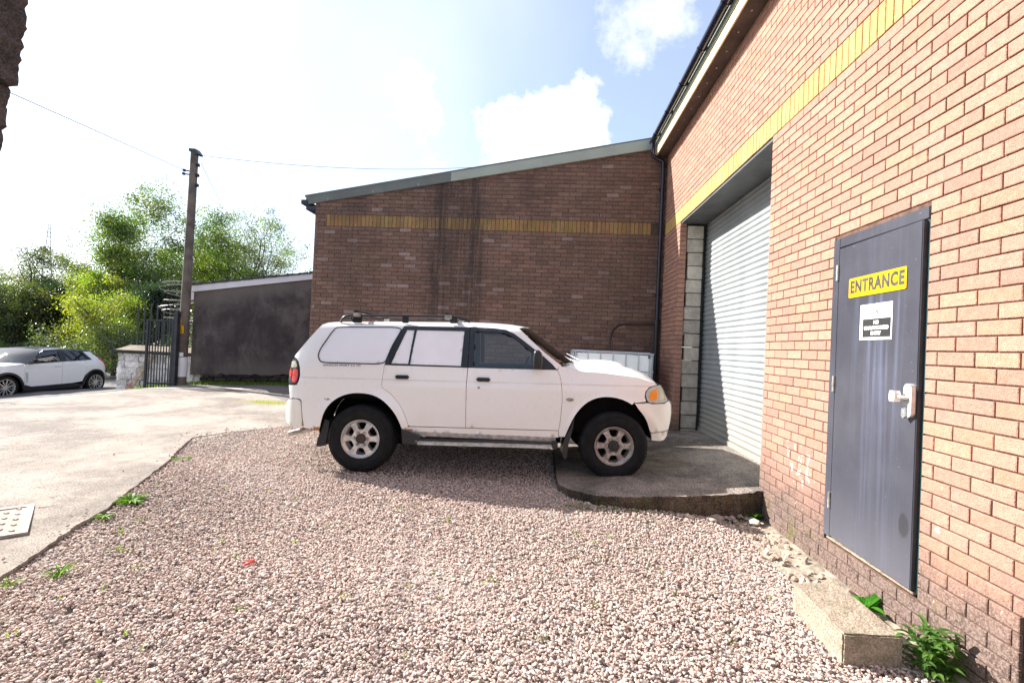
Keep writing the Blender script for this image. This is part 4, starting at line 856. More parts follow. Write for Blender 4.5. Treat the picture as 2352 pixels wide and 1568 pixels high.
tag(grid('hills',lin(-420,-60,18),lin(160,330,6),lambda x,y:-2+26*math.exp(-((y-250)/55)**2)*(1+.25*math.sin(x*.03))*.8,simple('far_hill_green',(.07,.10,.04),.95,0,.4,.03)),kind='structure')
# grass and weeds
def blades(name,P,h,cols,label):
    n=len(P); an=rng.uniform(0,6.28,n); dx,dy=np.cos(an),np.sin(an); w=h*.06+.002; ln=rng.uniform(-.5,.5,(n,2))*h[:,None]
    a=P+np.column_stack([dx*w,dy*w,np.zeros(n)]); b=P-np.column_stack([dx*w,dy*w,np.zeros(n)]); t=P+np.column_stack([ln[:,0],ln[:,1],h])
    V=np.stack([a,b,t],1).reshape(-1,3); F=np.arange(3*n).reshape(n,3); o=npmesh(name,V,F,M_weed,np.repeat(cols,3,axis=0)); return tag(o,label,'grass',kind='stuff')
n=5200; t=rng.random(n); gx_=-10.6+5.6*t; gy_=np.where(gx_<-9.4,12.15+rng.normal(0,.14,n),12.25+(gx_+9.4)*.42+rng.normal(0,.22,n)); gz0=np.array([yard_z(a,b) for a,b in zip(gx_,gy_)])
blades('grass',np.column_stack([gx_,gy_,gz0]),rng.uniform(.02,.10,n),np.array((.13,.20,.03))*rng.uniform(.6,1.4,(n,1)),'thin grass strip along the foot of the rendered shed and gate')
n=9000; gx_=rng.uniform(-24,-19.8,n); gy_=rng.uniform(12,24,n); blades('grass',np.column_stack([gx_,gy_,np.array([G(a,b)+.10 for a,b in zip(gx_,gy_)])]),rng.uniform(.05,.16,n),np.array((.13,.24,.03))*rng.uniform(.7,1.4,(n,1)),'bright green verge grass beyond the far kerb')
n=900; gx_=rng.uniform(1.35,2.3,n); gy_=rng.uniform(7.95,8.6,n); blades('grass',np.column_stack([gx_,gy_,np.full(n,.215)]),rng.uniform(.02,.09,n),np.array((.05,.10,.02))*rng.uniform(.6,1.4,(n,1)),'small green weeds growing at the corner beside the shutter')
n=420; gx_=rng.uniform(.25,1.9,n); gy_=4.50+rng.normal(0,.03,n); blades('grass',np.column_stack([gx_,gy_,np.array([G(a,4.5)-.01 for a in gx_])]),rng.uniform(.01,.05,n),np.array((.12,.19,.03))*rng.uniform(.6,1.4,(n,1)),'sparse weeds along the front foot of the concrete slab')
def weed(loc,n,l,col,label,up=.5,wd=.22,seed=0,stem=0.):
    r=random.Random(seed); V=[];F=[];C=[]
    for i in range(n):
        an=r.uniform(0,6.28); u=Vector((math.cos(an),math.sin(an),0)); s=Vector((-u.y,u.x,0)); L_=l*r.uniform(.5,1.15); el=up*r.uniform(.4,1.5); h0=r.uniform(0,stem)
        st=Vector((r.uniform(-.3,.3)*stem,r.uniform(-.3,.3)*stem,h0)); b=len(V); f=r.uniform(.7,1.35)
        for k in range(6):
            t=k/5; p=st+u*L_*t*(1-.1*t)+Vector((0,0,L_*(el*t-.75*el*t*t))); w=wd*L_*math.sin(math.pi*min(1,.08+.95*t))**.8*(.6 if k==0 else 1)*.5
            if k==5: w=.001
            V+=[p+s*w+Vector((0,0,w*.35)),p,p-s*w+Vector((0,0,w*.35))]; C+=[tuple(c*f for c in col)]*3
        for k in range(5): a=b+3*k; F+=[(a,a+1,a+4,a+3),(a+1,a+2,a+5,a+4)]
    V=[tuple(Vector(loc)+v) for v in V]; o=npmesh('weed',V,F,M_weed,np.array(C),smooth=False); return tag(o,label,'weed')
LG=(.13,.25,.03);MG=(.07,.17,.03)
weed((-4.03,5.2,.045),34,.13,LG,'bright weed clump at the concrete edge farthest from the camera',.6,.25,1)
weed((-3.47,3.93,.02),44,.15,LG,'largest bright weed clump halfway along the concrete edge',.55,.24,2)
weed((-3.40,3.60,.01),22,.10,LG,'small weed clump just in front of the largest edge clump',.6,.2,3)
weed((-2.86,2.75,.0),20,.11,LG,'weed sprouting from gravel near the lower left corner',.8,.12,4)
weed((-3.0,2.60,.0),16,.08,(.16,.25,.04),'tiny weed on the concrete edge at the far lower left',.7,.15,5)
weed((1.95,2.50,.0),190,.105,(.085,.165,.04),'large leafy green weed growing against the wall beside the step',.8,.26,6,.20)
weed((1.99,3.05,.0),13,.15,(.06,.2,.02),'broad leaved weed between the step and the wall below the door',.9,.34,7,.05)
weed((1.98,4.57,.02),9,.12,(.06,.2,.02),'single broad leaved weed at the slab corner by the wall',.8,.5,8,.03)
weed((-6.6,11.1,.12),26,.13,(.16,.24,.04),'low weed at the end of the pale kerb strip',.6,.15,9)
weed((-.55,2.85,.0),7,.035,(.2,.25,.05),'tiny pale seedling in the open gravel',.5,.15,10)
weed((-3.62,4.35,.03),14,.08,LG,'little weed between the two larger clumps on the concrete edge',.6,.2,12)
n=900; gx_=-5.55+rng.normal(0,.28,n); gy_=9.5+rng.normal(0,.10,n)+(gx_+5.55)*-.1; blades('grass',np.column_stack([gx_,gy_,np.array([yard_z(a,b) for a,b in zip(gx_,gy_)])]),rng.uniform(.01,.035,n),np.array((.26,.30,.03))*rng.uniform(.7,1.3,(n,1)),'yellow green moss patch on the concrete behind the estate car')
P_=[]
for q in range(60):
    t=rng.random()**.7; x0=rng.uniform(-3.2,1.6); y0=rng.uniform(1.9,4.4)
    if x0<np.interp(y0,[p[1] for p in EDGE[:10]],[p[0] for p in EDGE[:10]]): continue
    k=rng.integers(3,12); P_.append(np.column_stack([x0+rng.normal(0,.018,k),y0+rng.normal(0,.018,k),np.full(k,G(x0,y0)+.004)]))
P_=np.concatenate(P_); n=len(P_); blades('grass',P_,rng.uniform(.012,.035,n),np.array((.15,.22,.04))*rng.uniform(.6,1.3,(n,1)),'tiny grass sprouts scattered through the gravel')
# doorstep block, manhole, ring, rubble
def bent_block():
    bm=bmesh.new(); cs=[(1.555,3.03),(1.845,3.115),(1.838,2.535),(1.538,2.515)]; bmesh.ops.create_cube(bm,size=1)
    for v in bm.verts:
        i={(-1,1):0,(1,1):1,(1,-1):2,(-1,-1):3}[(int(math.copysign(1,v.co.x)),int(math.copysign(1,v.co.y)))]; v.co=Vector((*cs[i],.155 if v.co.z>0 else -.03))
    bmesh.ops.bevel(bm,geom=bm.edges[:],offset=.008,segments=2,affect='EDGES'); bmesh.ops.subdivide_edges(bm,edges=[e for e in bm.edges if e.calc_length()>.05],cuts=8,use_grid_fill=True)
    r=random.Random(2)
    for v in bm.verts: v.co+=Vector((r.uniform(-1,1),r.uniform(-1,1),r.uniform(-1,1)))*.0018
    me=bpy.data.meshes.new('concrete_step'); bm.to_mesh(me); bm.free(); me.materials.append(M_step); return link('concrete_step',me)
tag(bent_block(),'loose pale concrete block used as a step below the entrance door','step')
A=Vector((-4.55,3.34,0));uu=Vector((.98,-.165,0)); 
mh=empty('manhole_cover',(-3.95,3.42,.04),'pale metal manhole cover with raised squares in the concrete','manhole cover')
c3=[Vector((-4.088,3.693,0)),Vector((-3.571,3.186,0))]; ev=(c3[1]-c3[0]).normalized(); nv=Vector((-ev.y,ev.x,0))*-1   # nv points to the left
if nv.x>0: nv=-nv
zz=yard_z(-3.9,3.4)+.006; Lc=(c3[1]-c3[0]).length; Wc=.62
def mp(s,t,z=0): p=c3[0]+ev*s+nv*t; return (p.x,p.y,zz+z)
mb=MB(); bw_=.042
for (a,b_,c_,d_) in ((0,0,Lc,bw_),(0,Wc-bw_,Lc,Wc),(0,bw_,bw_,Wc-bw_),(Lc-bw_,bw_,Lc,Wc-bw_)): mb.prism([mp(a,b_,-.02),mp(c_,b_,-.02),mp(c_,d_,-.02),mp(a,d_,-.02)],(0,0,.032))
ad(mb.build('cover_frame',M_light),mh)
mb=MB(); mb.prism([mp(bw_,bw_,-.02),mp(Lc-bw_,bw_,-.02),mp(Lc-bw_,Wc-bw_,-.02),mp(bw_,Wc-bw_,-.02)],(0,0,.024))
for i in range(9):
    for j in range(8):
        if (i+j)%2==0:
            s=.08+i*.068;t=.085+j*.064; mb.prism([mp(s-.02,t,.004),mp(s,t-.016,.004),mp(s+.02,t,.004),mp(s,t+.016,.004)],(0,0,.007))
ad(mb.build('cover_plate',concrete_mat('worn_cover_iron',(.46,.40,.35),(.34,.28,.24),.2,False,.003)),mh)
mb=MB(); mb.tube([(-1.857+.032*math.cos(a),3.04+.032*math.sin(a),.022+.012*math.cos(a)) for a in [2*math.pi*k/24 for k in range(25)]],.007,8,caps=False); tag(mb.build('plastic_ring',M_redp,smooth=True),'small red plastic ring lying on the gravel','ring')
nn=34; P=np.column_stack([rng.uniform(1.2,2.02,nn),4.50+rng.normal(0,.05,nn),rng.uniform(.02,.05,nn)]); o=stones('rubble_stones',P,rng.uniform(.02,.045,nn),attr_mat('rubble_stone',.85,.002,200.,.15,40),np.tile(np.array((.45,.37,.32)),(nn,1))*rng.uniform(.7,1.2,(nn,1))); tag(o,'broken stones heaped at the foot of the slab edge','rubble',kind='stuff')
nn=130; P=np.column_stack([rng.uniform(1.75,2.04,nn),rng.uniform(3.15,4.4,nn),rng.uniform(.0,.02,nn)]); o=stones('rubble_stones',P,rng.uniform(.012,.034,nn),bpy.data.materials['rubble_stone'],np.tile(np.array((.45,.35,.28)),(nn,1))*rng.uniform(.6,1.2,(nn,1))); tag(o,'coarser stones scattered along the foot of the red wall','rubble',kind='stuff')
mb=MB(); V=[]; cr=random.Random(6); pp=[(x,y) for x,y in densify([(1.80,4.55),(1.72,3.9),(1.74,3.3),(1.9,3.05),(2.07,2.2),(2.08,4.62)],.08)]; tag(sheet('footing',[(x+cr.uniform(-.02,.02) if x<2.0 else x,y) for x,y in pp],lambda x,y:G(x,y)+.0+max(0,(x-1.72))*.05,simple('sandy_mortar_spill',(.30,.25,.19),.95,0,.4,9,.012,40),.1),kind='structure')
# ---------------------------------------------------------------- liquid tank and hose
tk=empty('liquid_tank',(1.15,8.27,.20),'white plastic liquid tank in a galvanised cage behind the car bonnet','tank')
M_tank=simple('milky_plastic',(.90,.94,.96),.35,0,.05,3)
mb=MB(); mb.box((.50,7.94,.35),(1.74,8.76,1.45),bev=.05); mb.box((.74,8.1,1.38),(1.5,8.6,1.455),bev=.02); ad(mb.build('tank_body',M_tank,smooth=True,angle=50),tk)
mb=MB(); mb.lathe([(.0,.075),(.105,.075),(.11,.06),(.11,.0)],(1.08,8.32,1.42),'Z',24); ad(mb.build('filler_cap',M_redp,smooth=True,angle=40),tk)
def cage(z,y=0): mb=MB(); return mb
mb=MB(); X0,X1,Y0,Y1=.48,1.76,7.92,8.78
for z in (1.475,1.19,.9,.6,.36): 
    for a,b_ in (((X0,Y0),(X1,Y0)),((X1,Y0),(X1,Y1)),((X1,Y1),(X0,Y1)),((X0,Y1),(X0,Y0))): mb.tube([(a[0],a[1],z),(b_[0],b_[1],z)],.0105,8)
nv_=7
for k in range(nv_):
    x=X0+.03+(X1-X0-.06)*k/(nv_-1)
    for y in (Y0+.004,Y1-.004): mb.tube([(x,y,.33),(x,y,1.475)],.0095,8)
for k in range(5):
    y=Y0+.03+(Y1-Y0-.06)*k/4
    for x in (X0+.004,X1-.004): mb.tube([(x,y,.33),(x,y,1.475)],.0095,8)
for y in (8.18,8.5): mb.tube([(X0,y,1.49),(X1,y,1.49)],.011,8)
ad(mb.build('tank_cage',simple('pale_cage',(.48,.52,.56),.5,.3),smooth=True,angle=60),tk)
mb=MB(); mb.box((.48,7.92,.22),(1.76,8.78,.33),bev=.006); ad(mb.build('pallet_base',M_steel),tk)
hp=[(1.13,8.45,1.44),(1.135,8.5,1.60),(1.16,8.6,1.78),(1.23,8.7,1.90),(1.34,8.77,1.975),(1.48,8.8,2.0),(1.75,8.805,2.01),(1.955,8.81,2.015)]
def cr(P,n=8):
    P=[Vector(p) for p in P]; o=[]
    for i in range(len(P)-1):
        p0=P[max(0,i-1)];p1=P[i];p2=P[i+1];p3=P[min(len(P)-1,i+2)]
        for k in range(n): t=k/n; o.append(.5*((2*p1)+(-p0+p2)*t+(2*p0-5*p1+4*p2-p3)*t*t+(-p0+3*p1-3*p2+p3)*t**3))
    return o+[P[-1]]
mb=MB(); mb.tube(cr(hp),.021,10); tag(mb.build('drain_hose',M_hose,smooth=True),'brown bent hose leading from the black pipe into the tank','hose')
# ---------------------------------------------------------------- cars: side panels are cut from a curved body surface
class Car:
    """local x along the car, z up, y inwards from the near side; W = overall width; S(x,z) = how far the skin lies inside the widest line."""
    def __init__(s,root,base,W,S): s.root=root; s.base=Vector(base); s.W=W; s.S=S
    def put(s,x,y,z,side): return Vector((x,y if side==0 else s.W-y,z))-s.base
    def panel(s,name,outer,mats,side=0,holes=(),off=0.,inset=.0022,flange=.022,step=.035,sub=None,parent=None,sm=True):
        def ins(p,d):
            n=len(p); A=sum(p[i][0]*p[(i+1)%n][1]-p[(i+1)%n][0]*p[i][1] for i in range(n)); sg=1 if A>0 else -1; o=[]
            for i in range(n):
                a=Vector(p[i-1]);b=Vector(p[i]);c=Vector(p[(i+1)%n]); t1=(b-a);t2=(c-b)
                if t1.length<1e-6 or t2.length<1e-6: o.append(tuple(b)); continue
                t1.normalize();t2.normalize(); n1=Vector((-t1.y,t1.x))*sg;n2=Vector((-t2.y,t2.x))*sg; m=(n1+n2); 
                if m.length<.2: m=n1
                m.normalize(); k=1/max(.45,m.dot(n1)); o.append(tuple(b+m*d*k))
            return o
        out=densify(ins(list(outer),inset),step) if inset else densify(list(outer),step); hs=[densify(list(h),step) for h in holes]
        V,F=cdt(out,hs,step); f=lambda x,z: s.S(x,z)+off
        mb=MB(); mb.add([s.put(x,f(x,z),z,side) for x,z in V],F)
        nf=len(F)
        if flange:
            for lp,fl in [(out,flange)]+[(h,flange) for h in hs]:
                b=len(mb.v); m=len(lp); mb.v+=[tuple(s.put(x,f(x,z),z,side)) for x,z in lp]+[tuple(s.put(x,f(x,z)+fl,z,side)) for x,z in lp]
                for i in range(m): mb.f.append((b+i,b+(i+1)%m,b+m+(i+1)%m,b+m+i)); mb.m.append(0)
        me=bpy.data.meshes.new(name); me.from_pydata(mb.v,[],mb.f); me.materials.append(mats)
        # orient: outward is -y on the near side
        me.update(); want=-1 if side==0 else 1
        fl=[p.index for p in me.polygons if p.index<nf and p.normal.y*want<0]
        if fl:
            bm=bmesh.new(); bm.from_mesh(me); bm.faces.ensure_lookup_table(); bmesh.ops.reverse_faces(bm,faces=[bm.faces[i] for i in fl]); bm.to_mesh(me); bm.free()
        if sm: me.polygons.foreach_set('use_smooth',[i<nf for i in range(len(me.polygons))])
        me.update(); return link(name,me,parent or s.root)
    def line(s,name,pts,r,mat,side=0,off=0.,parent=None,closed=False):
        P=densify(list(pts),.03,closed); P=P+[P[0]] if closed else P
        mb=MB(); mb.tube([s.put(x,s.S(x,z)+off,z,side) for x,z in P],r,6,caps=not closed); return mb.build(name,mat,parent or s.root,smooth=True)
    def mesh(s,mb,name,mat,parent=None,smooth=False,angle=40):
        mb.v=[tuple(Vector(v)-s.base) for v in mb.v]; return mb.build(name,mat,parent or s.root,smooth=smooth,angle=angle)
    def skin(s,name,rows,mat,parent=None,flip=False):     # rows of points (x,y,z) -> smooth patch
        n=len(rows[0]); V=[tuple(Vector(p)-s.base) for r in rows for p in r]; F=[(i*n+j,i*n+j+1,(i+1)*n+j+1,(i+1)*n+j) for i in range(len(rows)-1) for j in range(n-1)]
        if flip: F=[f[::-1] for f in F]
        me=bpy.data.meshes.new(name); me.from_pydata(V,[],F); me.materials.append(mat); me.polygons.foreach_set('use_smooth',[True]*len(F)); me.update(); return link(name,me,parent or s.root)
def interp(x,pts):
    return float(np.interp(x,[p[0] for p in pts],[p[1] for p in pts]))
# ---- large white off-road estate
EX=Vector((.99861196,.04874881,.01994269)); EY=Vector((-.04875851,.9988106,0)); EZ=EX.cross(EY)
ORG=Vector((-1.933,5.093,.432)); BASE=Vector((1.36,.85,-.362)); Wd=1.70
Mc=frame(ORG,EX,EY,EZ)@Matrix.Translation(BASE)
car=empty('estate_car',label='large old white off-road estate car parked facing the shutter',cat='car',mat4=Mc)
def S1(x,z):
    s=0.
    if x>2.75: s+=.30*(x-2.75)**2*1.15
    if x>3.2: s+=1.6*(x-3.2)**2
    if x<-.45: s+=.42*(-.45-x)**2
    if x<-.72: s+=2.2*(-.72-x)**2
    s+=.05*max(0,(.45-z))**2
    # shoulder crease and inward lean above it
    if z>.645: s+=.012+.10*(z-.645)
    else: s+=.012*sstep(z,.60,.645)
    if z>.80: s+=.19*(z-.80)+.18*(z-.80)**2
    if z>1.19: s+=1.4*(z-1.19)**2*6
    if x>2.10 and z>.66: s+=.9*(z-.66)**1.5*(x-2.10)**.5 if z>.66 else 0
    for hx in (0,2.725):
        d=math.hypot(x-hx,z+.02); s-=.022*math.exp(-((d-.50)/.05)**2)
    return s
B=Car(car,BASE,Wd,S1)
ARr=chaikin([(-.446,.070),(-.435,.124),(-.424,.174),(-.396,.274),(-.342,.362),(-.268,.427),(-.182,.469),(-.095,.491),(.005,.496),(.106,.484),(.194,.452),(.271,.398),(.335,.332),(.387,.259),(.427,.179),(.454,.099)],False,1)
ARf=chaikin([(2.197,.087),(2.231,.175),(2.285,.295),(2.349,.387),(2.422,.457),(2.507,.503),(2.605,.524),(2.715,.521),(2.826,.493),(2.926,.434),(3.014,.357),(3.077,.26),(3.109,.175),(3.126,.102)],False,1)
ARf1=[p for p in ARf if p[0]<2.925]; ARf2=[p for p in ARf if p[0]>2.926]
QW=chaikin([(-.348,1.207),(0,1.212),(.384,1.222),(.354,1.142),(.294,1.014),(.259,.9),(.232,.81),(-.03,.81),(-.285,.81),(-.457,.811),(-.49,.849),(-.507,.892),(-.488,.969),(-.433,1.072),(-.379,1.181)],True,2)
DS=[(.232,.80),(.229,.751),(.219,.664),(.216,.583),(.229,.552),(.305,.505),(.369,.444),(.434,.359),(.474,.273),(.508,.188),(.521,.161),(.533,.155)]
DSs=chaikin(DS,False,1)
for side in (0,1):
    quarter=[(-.50,1.243),(.405,1.243),(.392,1.225),(.354,1.142),(.294,1.014),(.259,.9)]+DSs[:-2]+[(.512,.150),(.456,.120)]+ARr[::-1][1:]+[(-.61,.096),(-.619,.103),(-.638,.192),(-.651,.292),(-.656,.391),(-.675,.413),(-.758,.416),(-.812,.412),(-.824,.479),(-.835,.554),(-.72,.563),(-.700,.598),(-.690,.664),(-.697,.739),(-.722,.812),(-.755,.845),(-.790,.862),(-.729,.95),(-.655,1.054),(-.575,1.165),(-.53,1.225)]
    B.panel('quarter_panel',quarter,M_car,side,[QW],step=.04)
    q=B.panel('blanked_window',QW,M_panel,side,off=.004,inset=.004,flange=.01)
    B.line('window_seal',QW,.0065,M_black,side,-.001,parent=q,closed=True)
    rd=B.panel('rear_door',DSs[:-1]+[(.533,.153),(1.133,.153),(1.128,.614),(1.137,.797),(.232,.803)],M_car,side)
    rd['label']='white rear door with blanked window'
    P1=[(.437,1.190),(.520,1.192),(.490,.818),(.304,.819)]; P2=[(.545,1.192),(1.076,1.193),(1.062,.811),(.507,.815)]
    B.panel('window_frame',[(.396,1.232),(1.135,1.238),(1.135,.795),(.236,.803),(.262,.9),(.297,1.014),(.357,1.142)],M_black,side,[P1,P2],off=-.003,inset=.001,parent=rd)
    B.panel('blanked_window',P1,M_panel,side,off=.003,inset=.001,flange=.01,parent=rd); B.panel('blanked_window',P2,M_panel,side,off=.003,inset=.001,flange=.01,parent=rd)
    FE=chaikin([(2.102,.798),(2.138,.727),(2.153,.616),(2.162,.481),(2.155,.37),(2.142,.221),(2.131,.152)],False,1)
    fd=B.panel('front_door',[(1.133,.153),(1.130,.614),(1.139,.797)]+FE,M_car,side)
    FG=[(1.195,1.190),(1.46,1.188),(1.536,1.176),(1.613,1.142),(1.715,1.068),(1.805,.998),(1.865,.935),(1.905,.87),(1.917,.806),(1.219,.802),(1.193,.806)]
    FFt=[(1.140,1.236),(1.396,1.230),(1.535,1.214),(1.625,1.176),(1.714,1.115),(1.842,1.018),(1.957,.933),(2.047,.854),(2.100,.799)]
    B.panel('window_frame',FFt+[(1.139,.797)],M_black,side,[FG],off=-.003,inset=.001,parent=fd)
    B.panel('window_glass',FG,M_glass,side,off=.006,inset=0,flange=0,parent=fd)
    HE=[(2.137,.843),(2.219,.827),(2.306,.797),(2.381,.782),(2.591,.775),(2.963,.735),(3.19,.664)]
    B.panel('front_wing',[(2.105,.794),(2.137,.843)]+HE[1:]+[(3.178,.655),(3.093,.633),(3.054,.585),(3.046,.542),(3.064,.480),(2.925,.466)]+ARf1[::-1]+[(2.133,.084)]+FE[::-1],M_car,side,step=.04)
    # roof side and pillar strip
    WE=[(1.69,1.230),(1.803,1.123),(1.972,.974),(2.147,.843)]
    B.panel('roof_pillar',[(.402,1.243),(1.40,1.246),(1.55,1.244),(1.66,1.238)]+WE+[(2.10,.801),(2.047,.858),(1.957,.937),(1.842,1.022),(1.714,1.119),(1.625,1.180),(1.535,1.219),(1.396,1.235),(1.137,1.241),(.398,1.236)],M_car,side,inset=.0005,flange=.012)
    B.panel('sill',[(.456,.149),(2.131,.149),(2.133,.075),(1.461,.079),(.454,.095)],M_car,side,off=.004)
    # dark grimy strip below the sill
    sb=MB(); 
    yy=lambda y: y if side==0 else Wd-y
    sb.bar((.50,yy(.03),.075),(2.10,yy(.03),.055),.06,.045); B.mesh(sb,'underbody_rail',M_alloyd)
    # side step
    st=MB(); st.box((.60,min(yy(-.07),yy(.09)),-.012),(2.06,max(yy(-.07),yy(.09)),.030),bev=.008); stp=B.mesh(st,'side_step',M_alloyd,smooth=True)
    st=MB(); st.box((.632,min(yy(-.076),yy(-.06)),-.028),(2.058,max(yy(-.076),yy(-.06)),.004),bev=.005); B.mesh(st,'bright_strip',M_steel,parent=stp)
    st=MB(); st.box((.64,min(yy(-.073),yy(.0)),.012),(2.058,max(yy(-.073),yy(.0)),.034),bev=.003); B.mesh(st,'tread_strip',M_black,parent=stp)
    st=MB(); st.box((2.052,min(yy(-.082),yy(.09)),-.034),(2.12,max(yy(-.082),yy(.09)),.045),bev=.014); B.mesh(st,'end_cap',M_black,parent=stp)
    st=MB(); st.prism([(.46,yy(-.07),.12),(.62,yy(-.07),.075),(.665,yy(-.07),.05),(.634,yy(-.07),-.026),(.474,yy(-.07),-.020)],(0,.12 if side==0 else -.12,0)); B.mesh(st,'step_bracket',M_black,parent=stp)
    # bumpers
    RB=chaikin([(-.641,.100),(-.736,.108),(-.825,.122),(-.868,.161),(-.879,.254),(-.864,.300),(-.861,.365),(-.838,.396),(-.80,.405),(-.70,.410),(-.660,.388),(-.653,.292),(-.642,.192)],True,1)
    B.panel('bumper_corner',RB,M_bumper,side,off=-.010,flange=.05)
    FB=[(2.93,.462),(3.084,.470),(3.13,.458),(3.28,.462),(3.315,.482),(3.345,.478),(3.367,.44),(3.374,.355),(3.363,.256),(3.337,.168),(3.125,.150),(3.108,.175)]+ARf2[::-1][2:]
    FB=[(2.93,.462),(3.084,.470),(3.13,.458),(3.28,.462),(3.315,.482),(3.345,.478),(3.367,.44),(3.374,.355),(3.363,.256),(3.337,.168),(3.122,.150),(3.106,.178),(3.077,.26),(3.05,.31),(3.014,.357),(2.975,.40)]
    B.panel('bumper_corner',FB,M_bumper,side,off=-.008,flange=.05)
    B.panel('bumper_skirt',[(3.126,.146),(3.336,.163),(3.325,.102),(3.289,.064),(3.216,.059),(3.136,.065)],M_bumper,side,off=.0,flange=.04)
    # lamps
    HL=chaikin([(3.052,.542),(3.056,.585),(3.093,.631),(3.185,.655),(3.226,.668),(3.262,.612),(3.294,.540),(3.322,.508),(3.308,.470),(3.13,.461),(3.078,.478)],True,1)
    LN=chaikin([(3.083,.531),(3.104,.593),(3.136,.614),(3.232,.642),(3.262,.600),(3.286,.536),(3.282,.493),(3.109,.488)],True,1)
    hl=B.panel('headlight_surround',HL,M_grey,side,[LN],off=-.006,inset=.001,flange=.03,step=.03)
    B.line('rubber_edge',HL,.004,M_black,side,-.004,parent=hl,closed=True)
    L1=[p for p in LN if p[0]<3.187]; 
    B.panel('headlight_lens',LN,M_lens,side,off=-.002,inset=.001,flange=.01,step=.02,parent=hl)
    B.panel('amber_indicator',chaikin([(3.090,.531),(3.108,.590),(3.136,.606),(3.182,.622),(3.190,.56),(3.184,.496),(3.112,.494)],True,1),M_amber,side,off=-.0045,inset=.001,flange=.004,step=.02,parent=hl)
    TL=chaikin([(-.808,.842),(-.752,.838),(-.726,.807),(-.704,.739),(-.697,.664),(-.703,.602),(-.717,.568),(-.79,.566),(-.838,.560),(-.848,.66),(-.838,.735)],True,1)
    tl=B.panel('tail_light',TL,M_black,side,off=.0,inset=.001,flange=.03,step=.03)
    B.panel('red_lens',chaikin([(-.790,.735),(-.718,.737),(-.714,.66),(-.718,.592),(-.785,.584)],True,1),M_red,side,off=-.006,inset=0,flange=.012,step=.02,parent=tl)
    B.panel('red_lens',chaikin([(-.838,.728),(-.802,.730),(-.798,.64),(-.838,.640)],True,1),M_red,side,off=-.006,inset=0,flange=.012,step=.02,parent=tl)
    B.panel('clear_lens',chaikin([(-.812,.815),(-.765,.822),(-.738,.792),(-.728,.748),(-.822,.742)],True,1),M_lens,side,off=-.006,inset=0,flange=.012,step=.02,parent=tl)
    B.panel('side_indicator',[(2.242+.042*math.cos(a),.485+.019*math.sin(a)) for a in [2*math.pi*k/20 for k in range(20)]],M_alloyd,side,off=-.008,inset=0,flange=.01,step=.02)
    for hx,hz,dd in ((.434,.678,rd),(1.31,.674,fd)):
        hb=MB(); y0=S1(hx,hz); hb.box((hx-.074,min(yy(y0-.026),yy(y0+.01)),hz-.021),(hx+.074,max(yy(y0-.026),yy(y0+.01)),hz+.021),bev=.011); B.mesh(hb,'door_handle',M_black,parent=dd,smooth=True)
    if side==0:
        hb=MB(); hb.lathe([(.0,-.006),(.010,-.006),(.014,-.003),(.015,.004)],(1.263,S1(1.263,.587),.587),'Y',18); B.mesh(hb,'door_lock',M_steel,parent=fd,smooth=True)
    # mirror
    hb=MB(); ym=-.185
    oc=chaikin([(1.832,.820),(1.838,.985),(1.862,1.008),(1.900,1.004),(1.932,.965),(1.934,.870),(1.918,.806),(1.850,.803)],True,2); c_=(1.885,.905); rws=[]
    for y_,k_ in ((-.205,.0),(-.204,.55),(-.198,.82),(-.185,.95),(-.165,1.),(-.06,1.),(-.03,.9),(-.015,.5),(-.014,0)): rws.append([(c_[0]+(x-c_[0])*k_,yy(y_),c_[1]+(z-c_[1])*k_) for x,z in oc+[oc[0]]])
    mh_=B.skin('wing_mirror',rws,M_black); hb.prism([(1.90,yy(-.03),.80),(2.02,yy(.07),.80),(1.95,yy(.09),.90)],(0,.02,0)); hb.box((1.86,min(yy(-.06),yy(.09)),.80),(1.92,max(yy(-.06),yy(.09)),.85),bev=.012); B.mesh(hb,'mirror_arm',M_black,smooth=True,parent=mh_)
    # mudflaps
    mf=MB(); mf.prism([(-.40,yy(.03),.20),(-.43,yy(.03),.10),(-.475,yy(.03),-.02),(-.485,yy(.03),-.10),(-.44,yy(.03),-.10),(-.39,yy(.03),-.085),(-.36,yy(.03),.08),(-.35,yy(.03),.18)],(0,.26 if side==0 else -.26,0)); B.mesh(mf,'mud_flap',M_black)
    mf=MB(); mf.prism([(2.30,yy(.025),.30),(2.255,yy(.025),.17),(2.195,yy(.025),.06),(2.172,yy(.025),-.09),(2.198,yy(.025),-.155),(2.224,yy(.025),-.15),(2.245,yy(.025),.02),(2.285,yy(.025),.18)],(0,.25 if side==0 else -.25,0)); B.mesh(mf,'mud_flap',M_black)
    # wheel-arch liners
    for ar in (ARr,ARf):
        a=[(x,z) for x,z in ar]; a=[(a[0][0],a[0][1]-.02)]+a+[(a[-1][0],a[-1][1]-.02)]
        rows=[[(x,yy(S1(x,z)+.004+d),z) for x,z in a] for d in (0.,.02,.10,.34)]; B.skin('arch_liner',rows,M_dark)
        cx=sum(p[0] for p in a)/len(a); bk=MB(); bk.prism([(x,yy(.36),z) for x,z in a],(0,.01,0)); B.mesh(bk,'arch_back',M_dark)
    # roof rail
    R_=[(-.342,1.262),(-.325,1.30),(-.300,1.326),(-.255,1.338),(-.19,1.340),(.39,1.349),(.889,1.353),(.99,1.347),(1.06,1.332),(1.126,1.298)]
    rl=MB(); rl.tube([(x,yy(.255),z) for x,z in chaikin(R_,False,2)],.0145,10); rl.box((-.20,min(yy(.24),yy(.27)),1.26),(-.10,max(yy(.24),yy(.27)),1.34),bev=.006); rl.box((.36,min(yy(.24),yy(.27)),1.27),(.43,max(yy(.24),yy(.27)),1.345),bev=.006); rl.box((.90,min(yy(.24),yy(.27)),1.28),(.98,max(yy(.24),yy(.27)),1.345),bev=.006)
